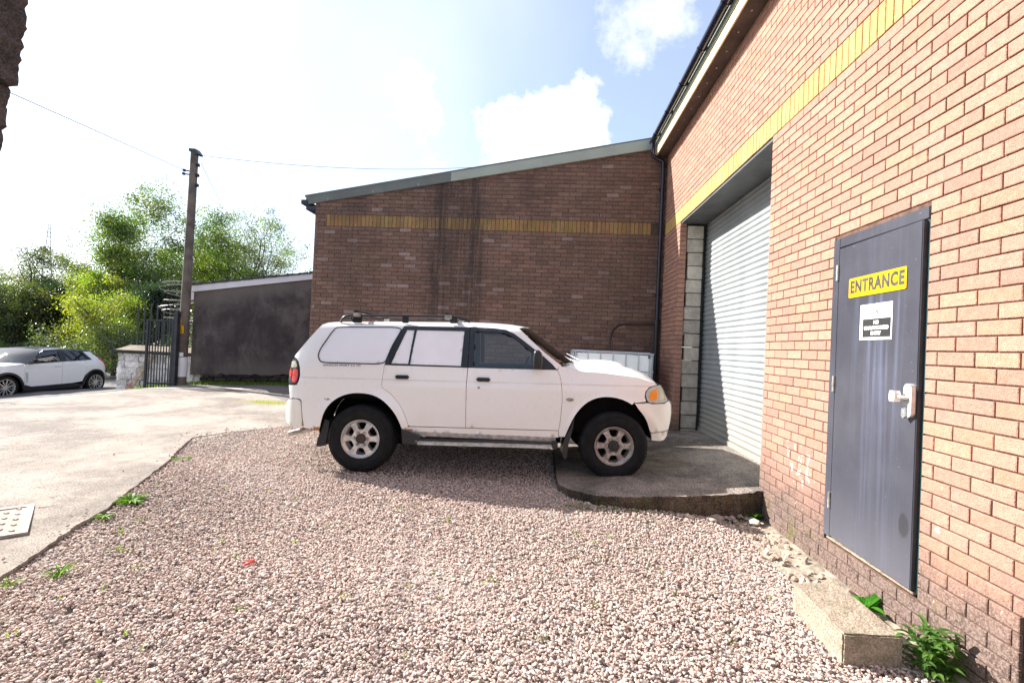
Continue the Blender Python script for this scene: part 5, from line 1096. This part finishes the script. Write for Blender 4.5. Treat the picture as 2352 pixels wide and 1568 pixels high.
    rl.tube([(-.34,yy(.24),1.262),(-.30,yy(.24),1.30),(-.22,yy(.24),1.315),(-.20,yy(.24),1.27)],.010,8)
    B.mesh(rl,'roof_rail',M_black,smooth=True)
for x0 in (-.165,.865):
    cb=MB(); cb.bar((x0,.215,1.385),(x0+.0,Wd-.215,1.385),.05,.022,bev=.006); cbo=B.mesh(cb,'roof_crossbar',M_black)
    for y in (.245,Wd-.245): cb=MB(); cb.box((x0-.022,y-.035,1.325),(x0+.055,y+.035,1.374),bev=.006); B.mesh(cb,'bar_clamp',M_alloyd,parent=cbo)
# roof, windscreen, bonnet, tail
ROOFz=lambda x: interp(x,[(-.60,1.20),(-.555,1.262),(-.45,1.282),(.147,1.300),(1.137,1.315),(1.38,1.311),(1.578,1.300),(1.70,1.283),(1.80,1.262)])
rows=[]
for i in range(50):
    x=-.56+i*(2.36/49); xe=min(max(x,-.50+.0*x),1.69); ze=1.243 if xe<1.5 else 1.243-.013*(xe-1.5)/.19; ye=S1(xe,ze)+.001; r=[]
    for k in range(25):
        t=k/24; c=abs(2*t-1); e_=1-c; prof=1-(c**4); xx=xe+(x-xe)*min(1,e_*3)
        r.append((xx,ye+(Wd-2*ye)*t,ze+(ROOFz(x)-ze)*min(1,prof)))
    rows.append(r)
B.skin('roof',rows,M_car,flip=True)
def cowl(t): return None
sideL=[(1.69,1.230),(1.803,1.123),(1.972,.974),(2.10,.872),(2.150,.835)]
cenL=[(1.80,1.262),(1.95,1.160),(2.15,1.008),(2.34,.885),(2.44,.845)]
rows=[]
for i in range(13):
    s=i/12*4; i0=min(3,int(s)); f=s-i0; a=[sideL[i0][k]*(1-f)+sideL[i0+1][k]*f for k in (0,1)]; c=[cenL[i0][k]*(1-f)+cenL[i0+1][k]*f for k in (0,1)]; ye=S1(*a)+.004; r=[]
    for k in range(29):
        t=k/28; e_=math.sin(math.pi*t)**.62; r.append((a[0]+(c[0]-a[0])*e_,ye+(Wd-2*ye)*t,a[1]+(c[1]-a[1])*e_))
    rows.append(r)
B.skin('windscreen',rows,M_glassd,flip=True)
mb=MB(); mb.tube([(a[0]-.002,a[1]-.003,a[2]+.004) for a in rows[0]],.008,6); mb.tube([(a[0],a[1],a[2]+.004) for a in rows[-1]],.014,6); B.mesh(mb,'windscreen_seal',M_black,smooth=True)
HEl=[(2.137,.843),(2.219,.827),(2.306,.797),(2.381,.782),(2.591,.775),(2.963,.735),(3.19,.664),(3.205,.655)]
HC=[(2.30,.872),(2.40,.884),(2.52,.888),(2.667,.877),(2.831,.856),(2.983,.822),(3.109,.775),(3.186,.728),(3.228,.690),(3.245,.655)]
rows=[]
for i in range(44):
    x=2.137+i*(3.205-2.137)/43; ze=interp(x,HEl); ye=S1(x,ze)+.001; r=[]
    xc=2.32+(3.245-2.32)*i/43; zc=interp(xc,HC)
    for k in range(41):
        t=k/40; c=abs(2*t-1); e_=1-c; pz=1-(1-min(1,e_/.42))**2.4; px=math.sin(min(1,e_/.6)*math.pi/2)
        dip=.010*math.exp(-((e_-.16)/.05)**2)
        r.append((x+(xc-x)*px,ye+(Wd-2*ye)*t,ze+(zc-ze)*pz+(0 if e_>.5 else 0)-dip*0))
    rows.append(r)
B.skin('bonnet',rows,M_car,flip=True)
mb=MB(); V=[]   # bonnet scoop
rows=[]
for i in range(15):
    x=2.50+i*.032; hgt=interp(x,[(2.50,0.002),(2.60,.020),(2.78,.036),(2.88,.034),(2.93,.022),(2.955,.002)]); zb=interp(x,HC); rows.append([(x,.85+(-.28+.56*k/12),zb-.012+hgt*min(1,(1-abs(2*k/12-1))*5)+.010) for k in range(13)])
B.skin('bonnet_scoop',rows,M_car,flip=True)
# cowl and wipers
mb=MB(); mb.prism([(2.16,.12,.825),(2.34,.5,.868),(2.44,.85,.862),(2.34,1.2,.868),(2.16,1.58,.825),(2.1,1.5,.80),(2.1,.2,.80)],(0,0,-.02)); B.mesh(mb,'cowl_panel',M_black)
for (a,b_,c_) in (((2.33,.55,.885),(2.26,.30,.91),(2.12,.42,1.02)),((2.40,.98,.89),(2.34,.72,.93),(2.20,.88,1.04))):
    mb=MB(); mb.tube([a,((a[0]+b_[0])/2,(a[1]+b_[1])/2,a[2]+.035),b_],.006,6); mb.tube([(b_[0]+.06,b_[1]-.12,b_[2]-.03),b_,(b_[0]-.06,b_[1]+.14,b_[2]+.035)],.005,6); B.mesh(mb,'wiper',M_black)
# tail: end cap bridging the two sides
TP=[(-.53,1.238),(-.575,1.165),(-.655,1.054),(-.729,.95),(-.788,.862),(-.812,.80),(-.838,.735),(-.848,.66),(-.838,.560),(-.824,.479),(-.812,.412)]
rows=[]
for x,z in TP:
    ye=S1(x,z)+.002; rows.append([(x-.07*math.sin(math.pi*k/16)**.7*(1 if z<1.2 else .4),ye+(Wd-2*ye)*k/16,z) for k in range(17)])
B.skin('tailgate',rows,M_car)
rows=[]
for x,z in [(-.80,.406),(-.838,.396),(-.861,.365),(-.864,.300),(-.879,.254),(-.868,.161),(-.825,.122),(-.736,.108)]:
    ye=S1(x,z)-.009; rows.append([(x-.05*math.sin(math.pi*k/16)**.6,ye+(Wd-2*ye)*k/16,z) for k in range(17)])
B.skin('rear_bumper',rows,M_bumper)
rows=[]
for x,z in [(3.13,.458),(3.28,.464),(3.345,.478),(3.367,.44),(3.374,.355),(3.363,.256),(3.337,.168),(3.325,.102),(3.289,.064),(3.216,.059)]:
    ye=S1(x,z)-.007; rows.append([(x+.09*math.sin(math.pi*k/16)**.6,ye+(Wd-2*ye)*k/16,z) for k in range(17)])
B.skin('front_bumper',rows,M_bumper,flip=True)
rows=[]
for x,z in [(3.205,.655),(3.245,.62),(3.28,.55),(3.28,.464)]:
    ye=S1(x,z)+.03; rows.append([(x+.05*math.sin(math.pi*k/16)**.6,ye+(Wd-2*ye)*k/16,z) for k in range(17)])
B.skin('grille',rows,M_black,flip=True)
# underside, cabin
mb=MB(); mb.box((-.60,.30,.05),(3.0,Wd-.30,.12)); mb.box((-.30,.36,-.02),(-.18,Wd-.36,.30)); mb.box((-.06,.15,-.05),(.06,Wd-.15,.05)); mb.box((2.66,.15,-.05),(2.78,Wd-.15,.05)); mb.box((.6,.55,-.08),(2.2,1.15,.06)); 
mb.box((.46,.06,.09),(2.18,.10,.60)); mb.box((.46,Wd-.10,.09),(2.18,Wd-.06,.60)); mb.box((-.55,.09,.42),(2.0,.13,.78)); mb.box((-.55,Wd-.13,.42),(2.0,Wd-.09,.78)); mb.box((2.05,.14,.12),(3.05,Wd-.14,.62)); B.mesh(mb,'underbody',M_dark)
mb=MB(); mb.box((-.45,.12,.60),(1.12,Wd-.12,.64)); mb.box((1.10,.14,.10),(1.16,Wd-.14,1.20)) if False else None; mb.box((.92,.14,.12),(.95,Wd-.14,.80)); mb.box((.92,.27,.80),(.95,Wd-.27,1.20)); B.mesh(mb,'bulkhead',M_dark)
for y0 in (.24,.96):
    mb=MB(); mb.box((1.12,y0,.28),(1.58,y0+.5,.42),bev=.04); mb.box((1.0,y0+.02,.36),(1.14,y0+.48,.92),bev=.05); mb.box((1.02,y0+.13,.95),(1.12,y0+.37,1.10),bev=.04); B.mesh(mb,'front_seat',M_seat,smooth=True)
mb=MB(); mb.box((1.86,.12,.55),(2.12,Wd-.12,.80),bev=.04); B.mesh(mb,'dashboard',M_black,smooth=True)
mb=MB(); mb.tube([(1.74+.06*math.sin(a),.49+.185*math.cos(a),.75+.17*math.sin(a)) for a in [2*math.pi*k/28 for k in range(29)]],.013,8,caps=False); mb.bar((1.75,.31,.75),(1.75,.67,.75),.03,.03); mb.bar((1.75,.49,.75),(1.9,.49,.68),.05,.05); B.mesh(mb,'steering_wheel',M_black,smooth=True)
mb=MB(); mb.tube([(-.35,.30,.10),(-.60,.26,.065),(-.875,.22,-.005)],.030,14,caps=False); mb.tube([(-.875,.22,-.005),(-.60,.26,.065)],.025,14); B.mesh(mb,'exhaust_pipe',M_alloyd,smooth=True)
# lettering on the quarter panel
yq=S1(-.23,.785)-.0035
text('SHOGUN SPORT 2.5 TD',.030,frame(Vector((-.228,S1(-.23,.785)-.004,.786))-BASE,(1,0,.008),(0,.10,1),(0,-1,.10)),M_signk,parent=car,sx=1.28,offset=-.0002)
# wheels
def wheel(cx,cz,side,mat,hub,steer=0):
    yy=lambda y: y if side==0 else Wd-y; c=Vector((cx,0,cz))
    w=empty('wheel'); w.parent=car; w.location=Vector((cx,yy(.10),cz))-BASE
    def wm(mb,name,mt,angle=35):
        vs=[]
        for v in mb.v:
            v=Vector(v); q=Vector((v.x,v.y-.10,v.z))
            if side: q=Vector((-q.x,-q.y,q.z))
            vs.append(tuple(q))
        mb.v=vs; return mb.build(name,mt,w,smooth=True,angle=angle)
    mb=MB(); T=.362
    mb.lathe([(.203,.016),(.214,.000),(.235,-.012),(.262,-.018),(.30,-.016),(.328,-.008),(.345,.006),(.356,.022),(T,.045),(T,.085),(T-.009,.086),(T-.009,.094),(T,.095),(T,.165),(T-.009,.166),(T-.009,.174),(T,.175),(T,.205),(.350,.24),(.30,.262),(.21,.25)],(0,0,0),'Y',96)
    for k in range(64):
        a=2*math.pi*k/64; ca,sa=math.cos(a),math.sin(a); r0,r1=T-.022,T+.004; 
        mb.box((-.010,.030,r0+.010),(.010,.060,r1-.0025),0,Matrix.Rotation(a,4,'Y')); 
    for rr in (.285,.318): mb.lathe([(rr-.003,-.0165),(rr,-.0205),(rr+.003,-.0165)],(0,0,0),'Y',64)
    wm(mb,'tyre',M_rubber,50)
    # rim face: dished disc with six rounded openings
    def dep(r): return interp(r,[(0,.028),(.075,.030),(.095,.022),(.15,.030),(.175,.034),(.188,.022),(.196,.006),(.206,.002)])
    holes=[]
    for k in range(6):
        a0=math.radians(90+60*k); P=[]
        for r,hw in ((.098,.022),(.104,.034),(.125,.046),(.150,.058),(.165,.060),(.172,.050),(.176,.02),(.176,-.02),(.172,-.050),(.165,-.060),(.150,-.058),(.125,-.046),(.104,-.034),(.098,-.022)):
            P.append((r*math.cos(a0)-hw*math.sin(a0)*.88,r*math.sin(a0)+hw*math.cos(a0)*.88))
        holes.append(chaikin(P,True,1))
    out=[(.2055*math.cos(a),.2055*math.sin(a)) for a in [2*math.pi*k/72 for k in range(72)]]
    V,F=cdt(out,holes,.016); mb=MB(); mb.add([(x,dep(math.hypot(x,z)),z) for x,z in V],F)
    for h in holes+[out]:
        b=len(mb.v); m=len(h); mb.v+=[(x,dep(math.hypot(x,z)),z) for x,z in h]+[(x*.99,dep(math.hypot(x,z))+.03,z*.99) for x,z in h]+[(x*.93,.11,z*.93) for x,z in h]
        for i in range(m):
            for q in (0,m): mb.f.append((b+q+i,b+q+(i+1)%m,b+q+m+(i+1)%m,b+q+m+i)); mb.m.append(0)
    mb.lathe([(.2075,.012),(.2085,-.002),(.203,-.004),(.197,.006)],(0,0,0),'Y',72)
    wm(mb,'rim',mat,32)
    mb=MB(); mb.lathe([(.0,.12),(.205,.12)],(0,0,0),'Y',32); mb.lathe([(.19,.02),(.19,.20)],(0,0,0),'Y',32); wm(mb,'brake_back',M_dark)
    mb=MB()
    if hub=='cap': mb.lathe([(.0,.006),(.047,.007),(.053,.014),(.054,.03)],(0,0,0),'Y',32)
    else: mb.lathe([(.0,-.030),(.022,-.030),(.027,-.024),(.028,-.006),(.052,-.004),(.058,.004),(.060,.03)],(0,0,0),'Y',32)
    wm(mb,'hub_cap',simple('rusty_hub' if hub=='cap' else 'dark_hub',(.035,.020,.017) if hub=='cap' else (.022,.020,.018),.55))
    for k in range(6):
        a=math.radians(60*k); mb=MB(); cx_,cz_=.074*math.cos(a),.074*math.sin(a); mb.lathe([(.0,.010),(.009,.010),(.011,.013),(.011,.034)],(cx_,0,cz_),'Y',6); mb.lathe([(.017,.0275),(.018,.0215),(.0215,.0275)],(cx_,0,cz_),'Y',14); wm(mb,'wheel_nut',M_alloyd)
    return w
for side in (0,1):
    wheel(0,0,side,M_alloy,'cap'); wheel(2.725,0,side,M_alloyd,'hub')
# ---- small white electric hatchback
HX_=Vector((.01235903,.99988516,-.00877092)); HY_=Vector((-.99992362,.0123595,0)); HZ_=HX_.cross(HY_)
ORG2=Vector((-13.947,11.706,-.18)); BASE=Vector((1.2,.84,-.31)); W2=1.68
Mh=frame(ORG2,HX_,HY_,HZ_)@Matrix.Translation(BASE)
car2=empty('compact_car',label='small modern white hatchback with black roof parked on the road at far left',cat='car',mat4=Mh)
def S2(x,z):
    s=0.
    if x<.1: s+=.30*(.1-x)**2
    if x<-.55: s+=1.5*(-.55-x)**2
    if x>2.45: s+=.4*(x-2.45)**2+ (1.2*(x-2.75)**2 if x>2.75 else 0)
    if z>.50: s+=.15*(z-.50)**1.3
    if z>.66: s+=.28*(z-.66)
    if z>.97: s+=1.0*(z-.97)
    return s
H=Car(car2,BASE,W2,S2)
AF=chaikin([(-.36,-.10),(-.37,.10),(-.31,.24),(-.21,.34),(-.08,.40),(.06,.405),(.19,.37),(.31,.29),(.39,.18),(.44,.06),(.46,-.07)],False,1)
AR=chaikin([(2.06,-.06),(2.09,.07),(2.14,.2),(2.23,.32),(2.35,.4),(2.52,.42),(2.68,.38),(2.8,.28),(2.89,.15),(2.92,.02),(2.90,-.06)],False,1)
def shrink(p,c,k): return [(c[0]+(x-c[0])*k,c[1]+(z-c[1])*k) for x,z in p]
for side in (0,1):
    yy=lambda y: y if side==0 else W2-y
    DL=[(.42,.615),(.42,.30),(.46,.05),(.58,-.01)]
    H.panel('front_wing',[(-.62,.40),(-.60,.50),(-.30,.56),(-.09,.575),(.20,.60),(.415,.625)]+DL[1:3]+[(.46,-.06)]+AF[::-1]+[(-.40,-.12),(-.62,-.08),(-.68,.15)],M_car2,side,step=.05)
    fd=H.panel('front_door',[(.42,.60),(.78,.625),(1.44,.66),(1.44,.018),(.62,-.005),(.47,.05),(.42,.30)],M_car2,side,step=.05)
    rd=H.panel('rear_door',[(1.447,.66),(2.10,.69),(2.19,.60),(2.20,.36),(2.13,.22),(2.06,.06),(1.79,.03),(1.447,.018)],M_car2,side,step=.05)
    H.panel('quarter_panel',[(2.105,.692),(2.37,.705),(2.14,.955),(2.37,.955),(2.45,.865),(2.55,.785),(2.80,.61),(2.91,.48),(2.96,.3),(2.975,.06),(2.93,-.10),(2.91,-.02)]+[p for p in AR[::-1] if p[0]>2.16 and p[1]>.0]+[(2.20,.36),(2.195,.60)],M_car2,side,step=.05)
    G_=[(.47,.60),(.58,.615),(.73,.79),(.86,.915),(1.0,.985),(1.47,1.02),(1.91,1.02),(2.30,.99),(2.12,.95),(2.35,.71),(1.44,.665),(.78,.63)]
    W1=[(.80,.645),(.74,.70),(.80,.80),(.92,.935),(1.39,.965),(1.40,.675)]; W2_=[(1.56,.965),(2.09,.955),(2.20,.715),(1.56,.685)]
    gf=H.panel('window_frame',G_,M_black,side,[W1,W2_],off=-.002,inset=.001,step=.05)
    H.panel('window_glass',W1,M_privacy,side,off=.006,inset=0,flange=0,step=.06,parent=gf); H.panel('window_glass',W2_,M_privacy,side,off=.006,inset=0,flange=0,step=.06,parent=gf)
    H.panel('sill_trim',[(.44,-.07),(.47,.045),(.62,-.012),(1.79,.018),(2.08,-.02),(2.10,-.11),(.37,-.135)],M_black,side,off=-.006,step=.06)
    for nm,ar,c in (('arch_trim',AF,(.05,0)),('arch_trim',AR,(2.5,0))):
        H.panel(nm,ar+shrink(ar,c,.86)[::-1],M_black,side,off=-.012,inset=0,step=.05,flange=.03)
        a=shrink(ar,c,.87); rows=[[(x,yy(S2(x,z)+d),z) for x,z in a] for d in (.0,.1,.3)]; H.skin('arch_liner',rows,M_dark); bk=MB(); bk.prism([(x,yy(.30),z) for x,z in a],(0,.01 if side==0 else -.01,0)); H.mesh(bk,'arch_back',M_dark)
    H.panel('side_vent',[(.44,.40),(.52,.38),(.53,.14),(.50,.08)],M_grey,side,off=-.005,inset=0,step=.04)
    H.panel('tail_light',[(2.56,.79),(2.62,.77),(2.80,.63),(2.89,.51),(2.85,.50),(2.77,.60),(2.58,.73)],M_red,side,off=-.008,inset=0,step=.04)
    H.line('door_crease',[(.50,.50),(1.0,.52),(1.6,.54),(2.1,.55)],.0025,M_grey,side,.001)
    hb=MB(); y0=S2(1.3,.52); hb.box((1.19,min(yy(y0-.02),yy(y0)),.515),(1.40,max(yy(y0-.02),yy(y0)),.54),bev=.008); H.mesh(hb,'door_handle',M_grey,parent=fd)
    mm=MB(); mm.box((.50,min(yy(-.20),yy(.0)),.63),(.66,max(yy(-.20),yy(.0)),.76),bev=.045); mm.box((.56,min(yy(-.02),yy(.09)),.62),(.62,max(yy(-.02),yy(.09)),.66)); H.mesh(mm,'wing_mirror',M_black,smooth=True)
    for cx in (0,2.508):
        w=empty('wheel'); w.parent=car2; w.location=Vector((cx,yy(.09),0))-BASE; sg=1 if side==0 else -1
        def wm(mb,n,mt): mb.v=[(v[0],(v[1]-.09)*sg,v[2]) for v in mb.v]; return mb.build(n,mt,w,smooth=True,angle=40)
        mb=MB(); mb.lathe([(.225,.02),(.24,.0),(.285,-.006),(.305,.01),(.312,.03),(.312,.17),(.29,.2),(.22,.2)],(0,0,0),'Y',56); wm(mb,'tyre',M_rubber)
        mb=MB(); mb.lathe([(.228,.02),(.230,.002),(.220,.002),(.214,.014),(.205,.06)],(0,0,0),'Y',56); mb.lathe([(0,.012),(.03,.012),(.034,.03)],(0,0,0),'Y',24)
        for k in range(12): mb.box((-.0075 if k%2 else -.012,.014,.025),(.0075 if k%2 else .012,.034,.218),0,Matrix.Rotation(2*math.pi*k/12+.2,4,'Y'))
        wm(mb,'rim',M_alloy)
        mb=MB(); mb.lathe([(.0,.10),(.215,.10)],(0,0,0),'Y',32); wm(mb,'wheel_well',M_dark)
rows=[]
for i in range(16):
    x=1.0+i*1.40/15; z=interp(x,[(1.0,1.02),(1.47,1.055),(1.91,1.055),(2.2,1.035),(2.40,.99)]); ze=interp(x,[(1.0,.985),(1.47,1.02),(1.91,1.02),(2.30,.985),(2.4,.955)]); ye=S2(x,ze); rows.append([(x,ye+(W2-2*ye)*k/16,ze+(z-ze)*(1-abs(2*k/16-1)**4)) for k in range(17)])
H.skin('roof',rows,M_bluegut)
rows=[]
for (a,b_) in (((1.0,.985),(1.0,1.02)),((.86,.915),(.80,.96)),((.73,.79),(.58,.83)),((.58,.615),(.36,.70)),((.52,.60),(.22,.635))):
    ye=S2(*a); rows.append([(a[0]+(b_[0]-a[0])*math.sin(math.pi*k/16)**.7,ye+(W2-2*ye)*k/16,a[1]+(b_[1]-a[1])*math.sin(math.pi*k/16)**.7) for k in range(17)])
H.skin('windscreen',rows,M_privacy)
rows=[]
for i in range(12):
    x=-.62+i*1.03/11; ze=interp(x,[(-.62,.40),(-.60,.50),(-.3,.56),(.2,.60),(.415,.625)]); ye=S2(x,ze); xc=-.70+i*.92/11; zc=interp(xc,[(-.7,.42),(-.62,.52),(-.3,.60),(.22,.635)]); rows.append([(x+(xc-x)*math.sin(math.pi*k/16)**.6,ye+(W2-2*ye)*k/16,ze+(zc-ze)*math.sin(math.pi*k/16)**.4) for k in range(17)])
H.skin('bonnet',rows,M_car2)
rows=[]
for x,z in [(-.62,.42),(-.68,.3),(-.68,.15),(-.64,-.08),(-.60,-.12)]: 
    ye=S2(x,z); rows.append([(x-.08*math.sin(math.pi*k/16)**.6,ye+(W2-2*ye)*k/16,z) for k in range(17)])
H.skin('front_bumper',rows,M_car2)
rows=[]
for x,z in [(2.37,.985),(2.45,.865),(2.55,.785),(2.80,.61),(2.91,.48),(2.96,.3),(2.975,.06),(2.93,-.10)]:
    ye=S2(x,z); rows.append([(x+.05*math.sin(math.pi*k/16)**.6,ye+(W2-2*ye)*k/16,z) for k in range(17)])
H.skin('tailgate',rows,M_car2)
mb=MB(); mb.box((-.5,.25,-.14),(2.8,W2-.25,-.04)); mb.box((-.45,.30,-.06),(2.8,W2-.30,.36)); H.mesh(mb,'underbody',M_dark)
for y0 in (.25,.93): mb=MB(); mb.box((1.15,y0,.1),(1.6,y0+.5,.42)); mb.box((1.45,y0,.35),(1.6,y0+.5,.85),bev=.04); H.mesh(mb,'front_seat',M_seat)
mb=MB(); mb.box((.35,.15,.35),(.75,W2-.15,.56),bev=.03); H.mesh(mb,'dashboard',M_black)
mb=MB(); mb.prism([(2.18,.83,1.04),(2.27,.83,1.03),(2.27,.83,1.085)],(0,.02,0)); H.mesh(mb,'roof_aerial',M_black)
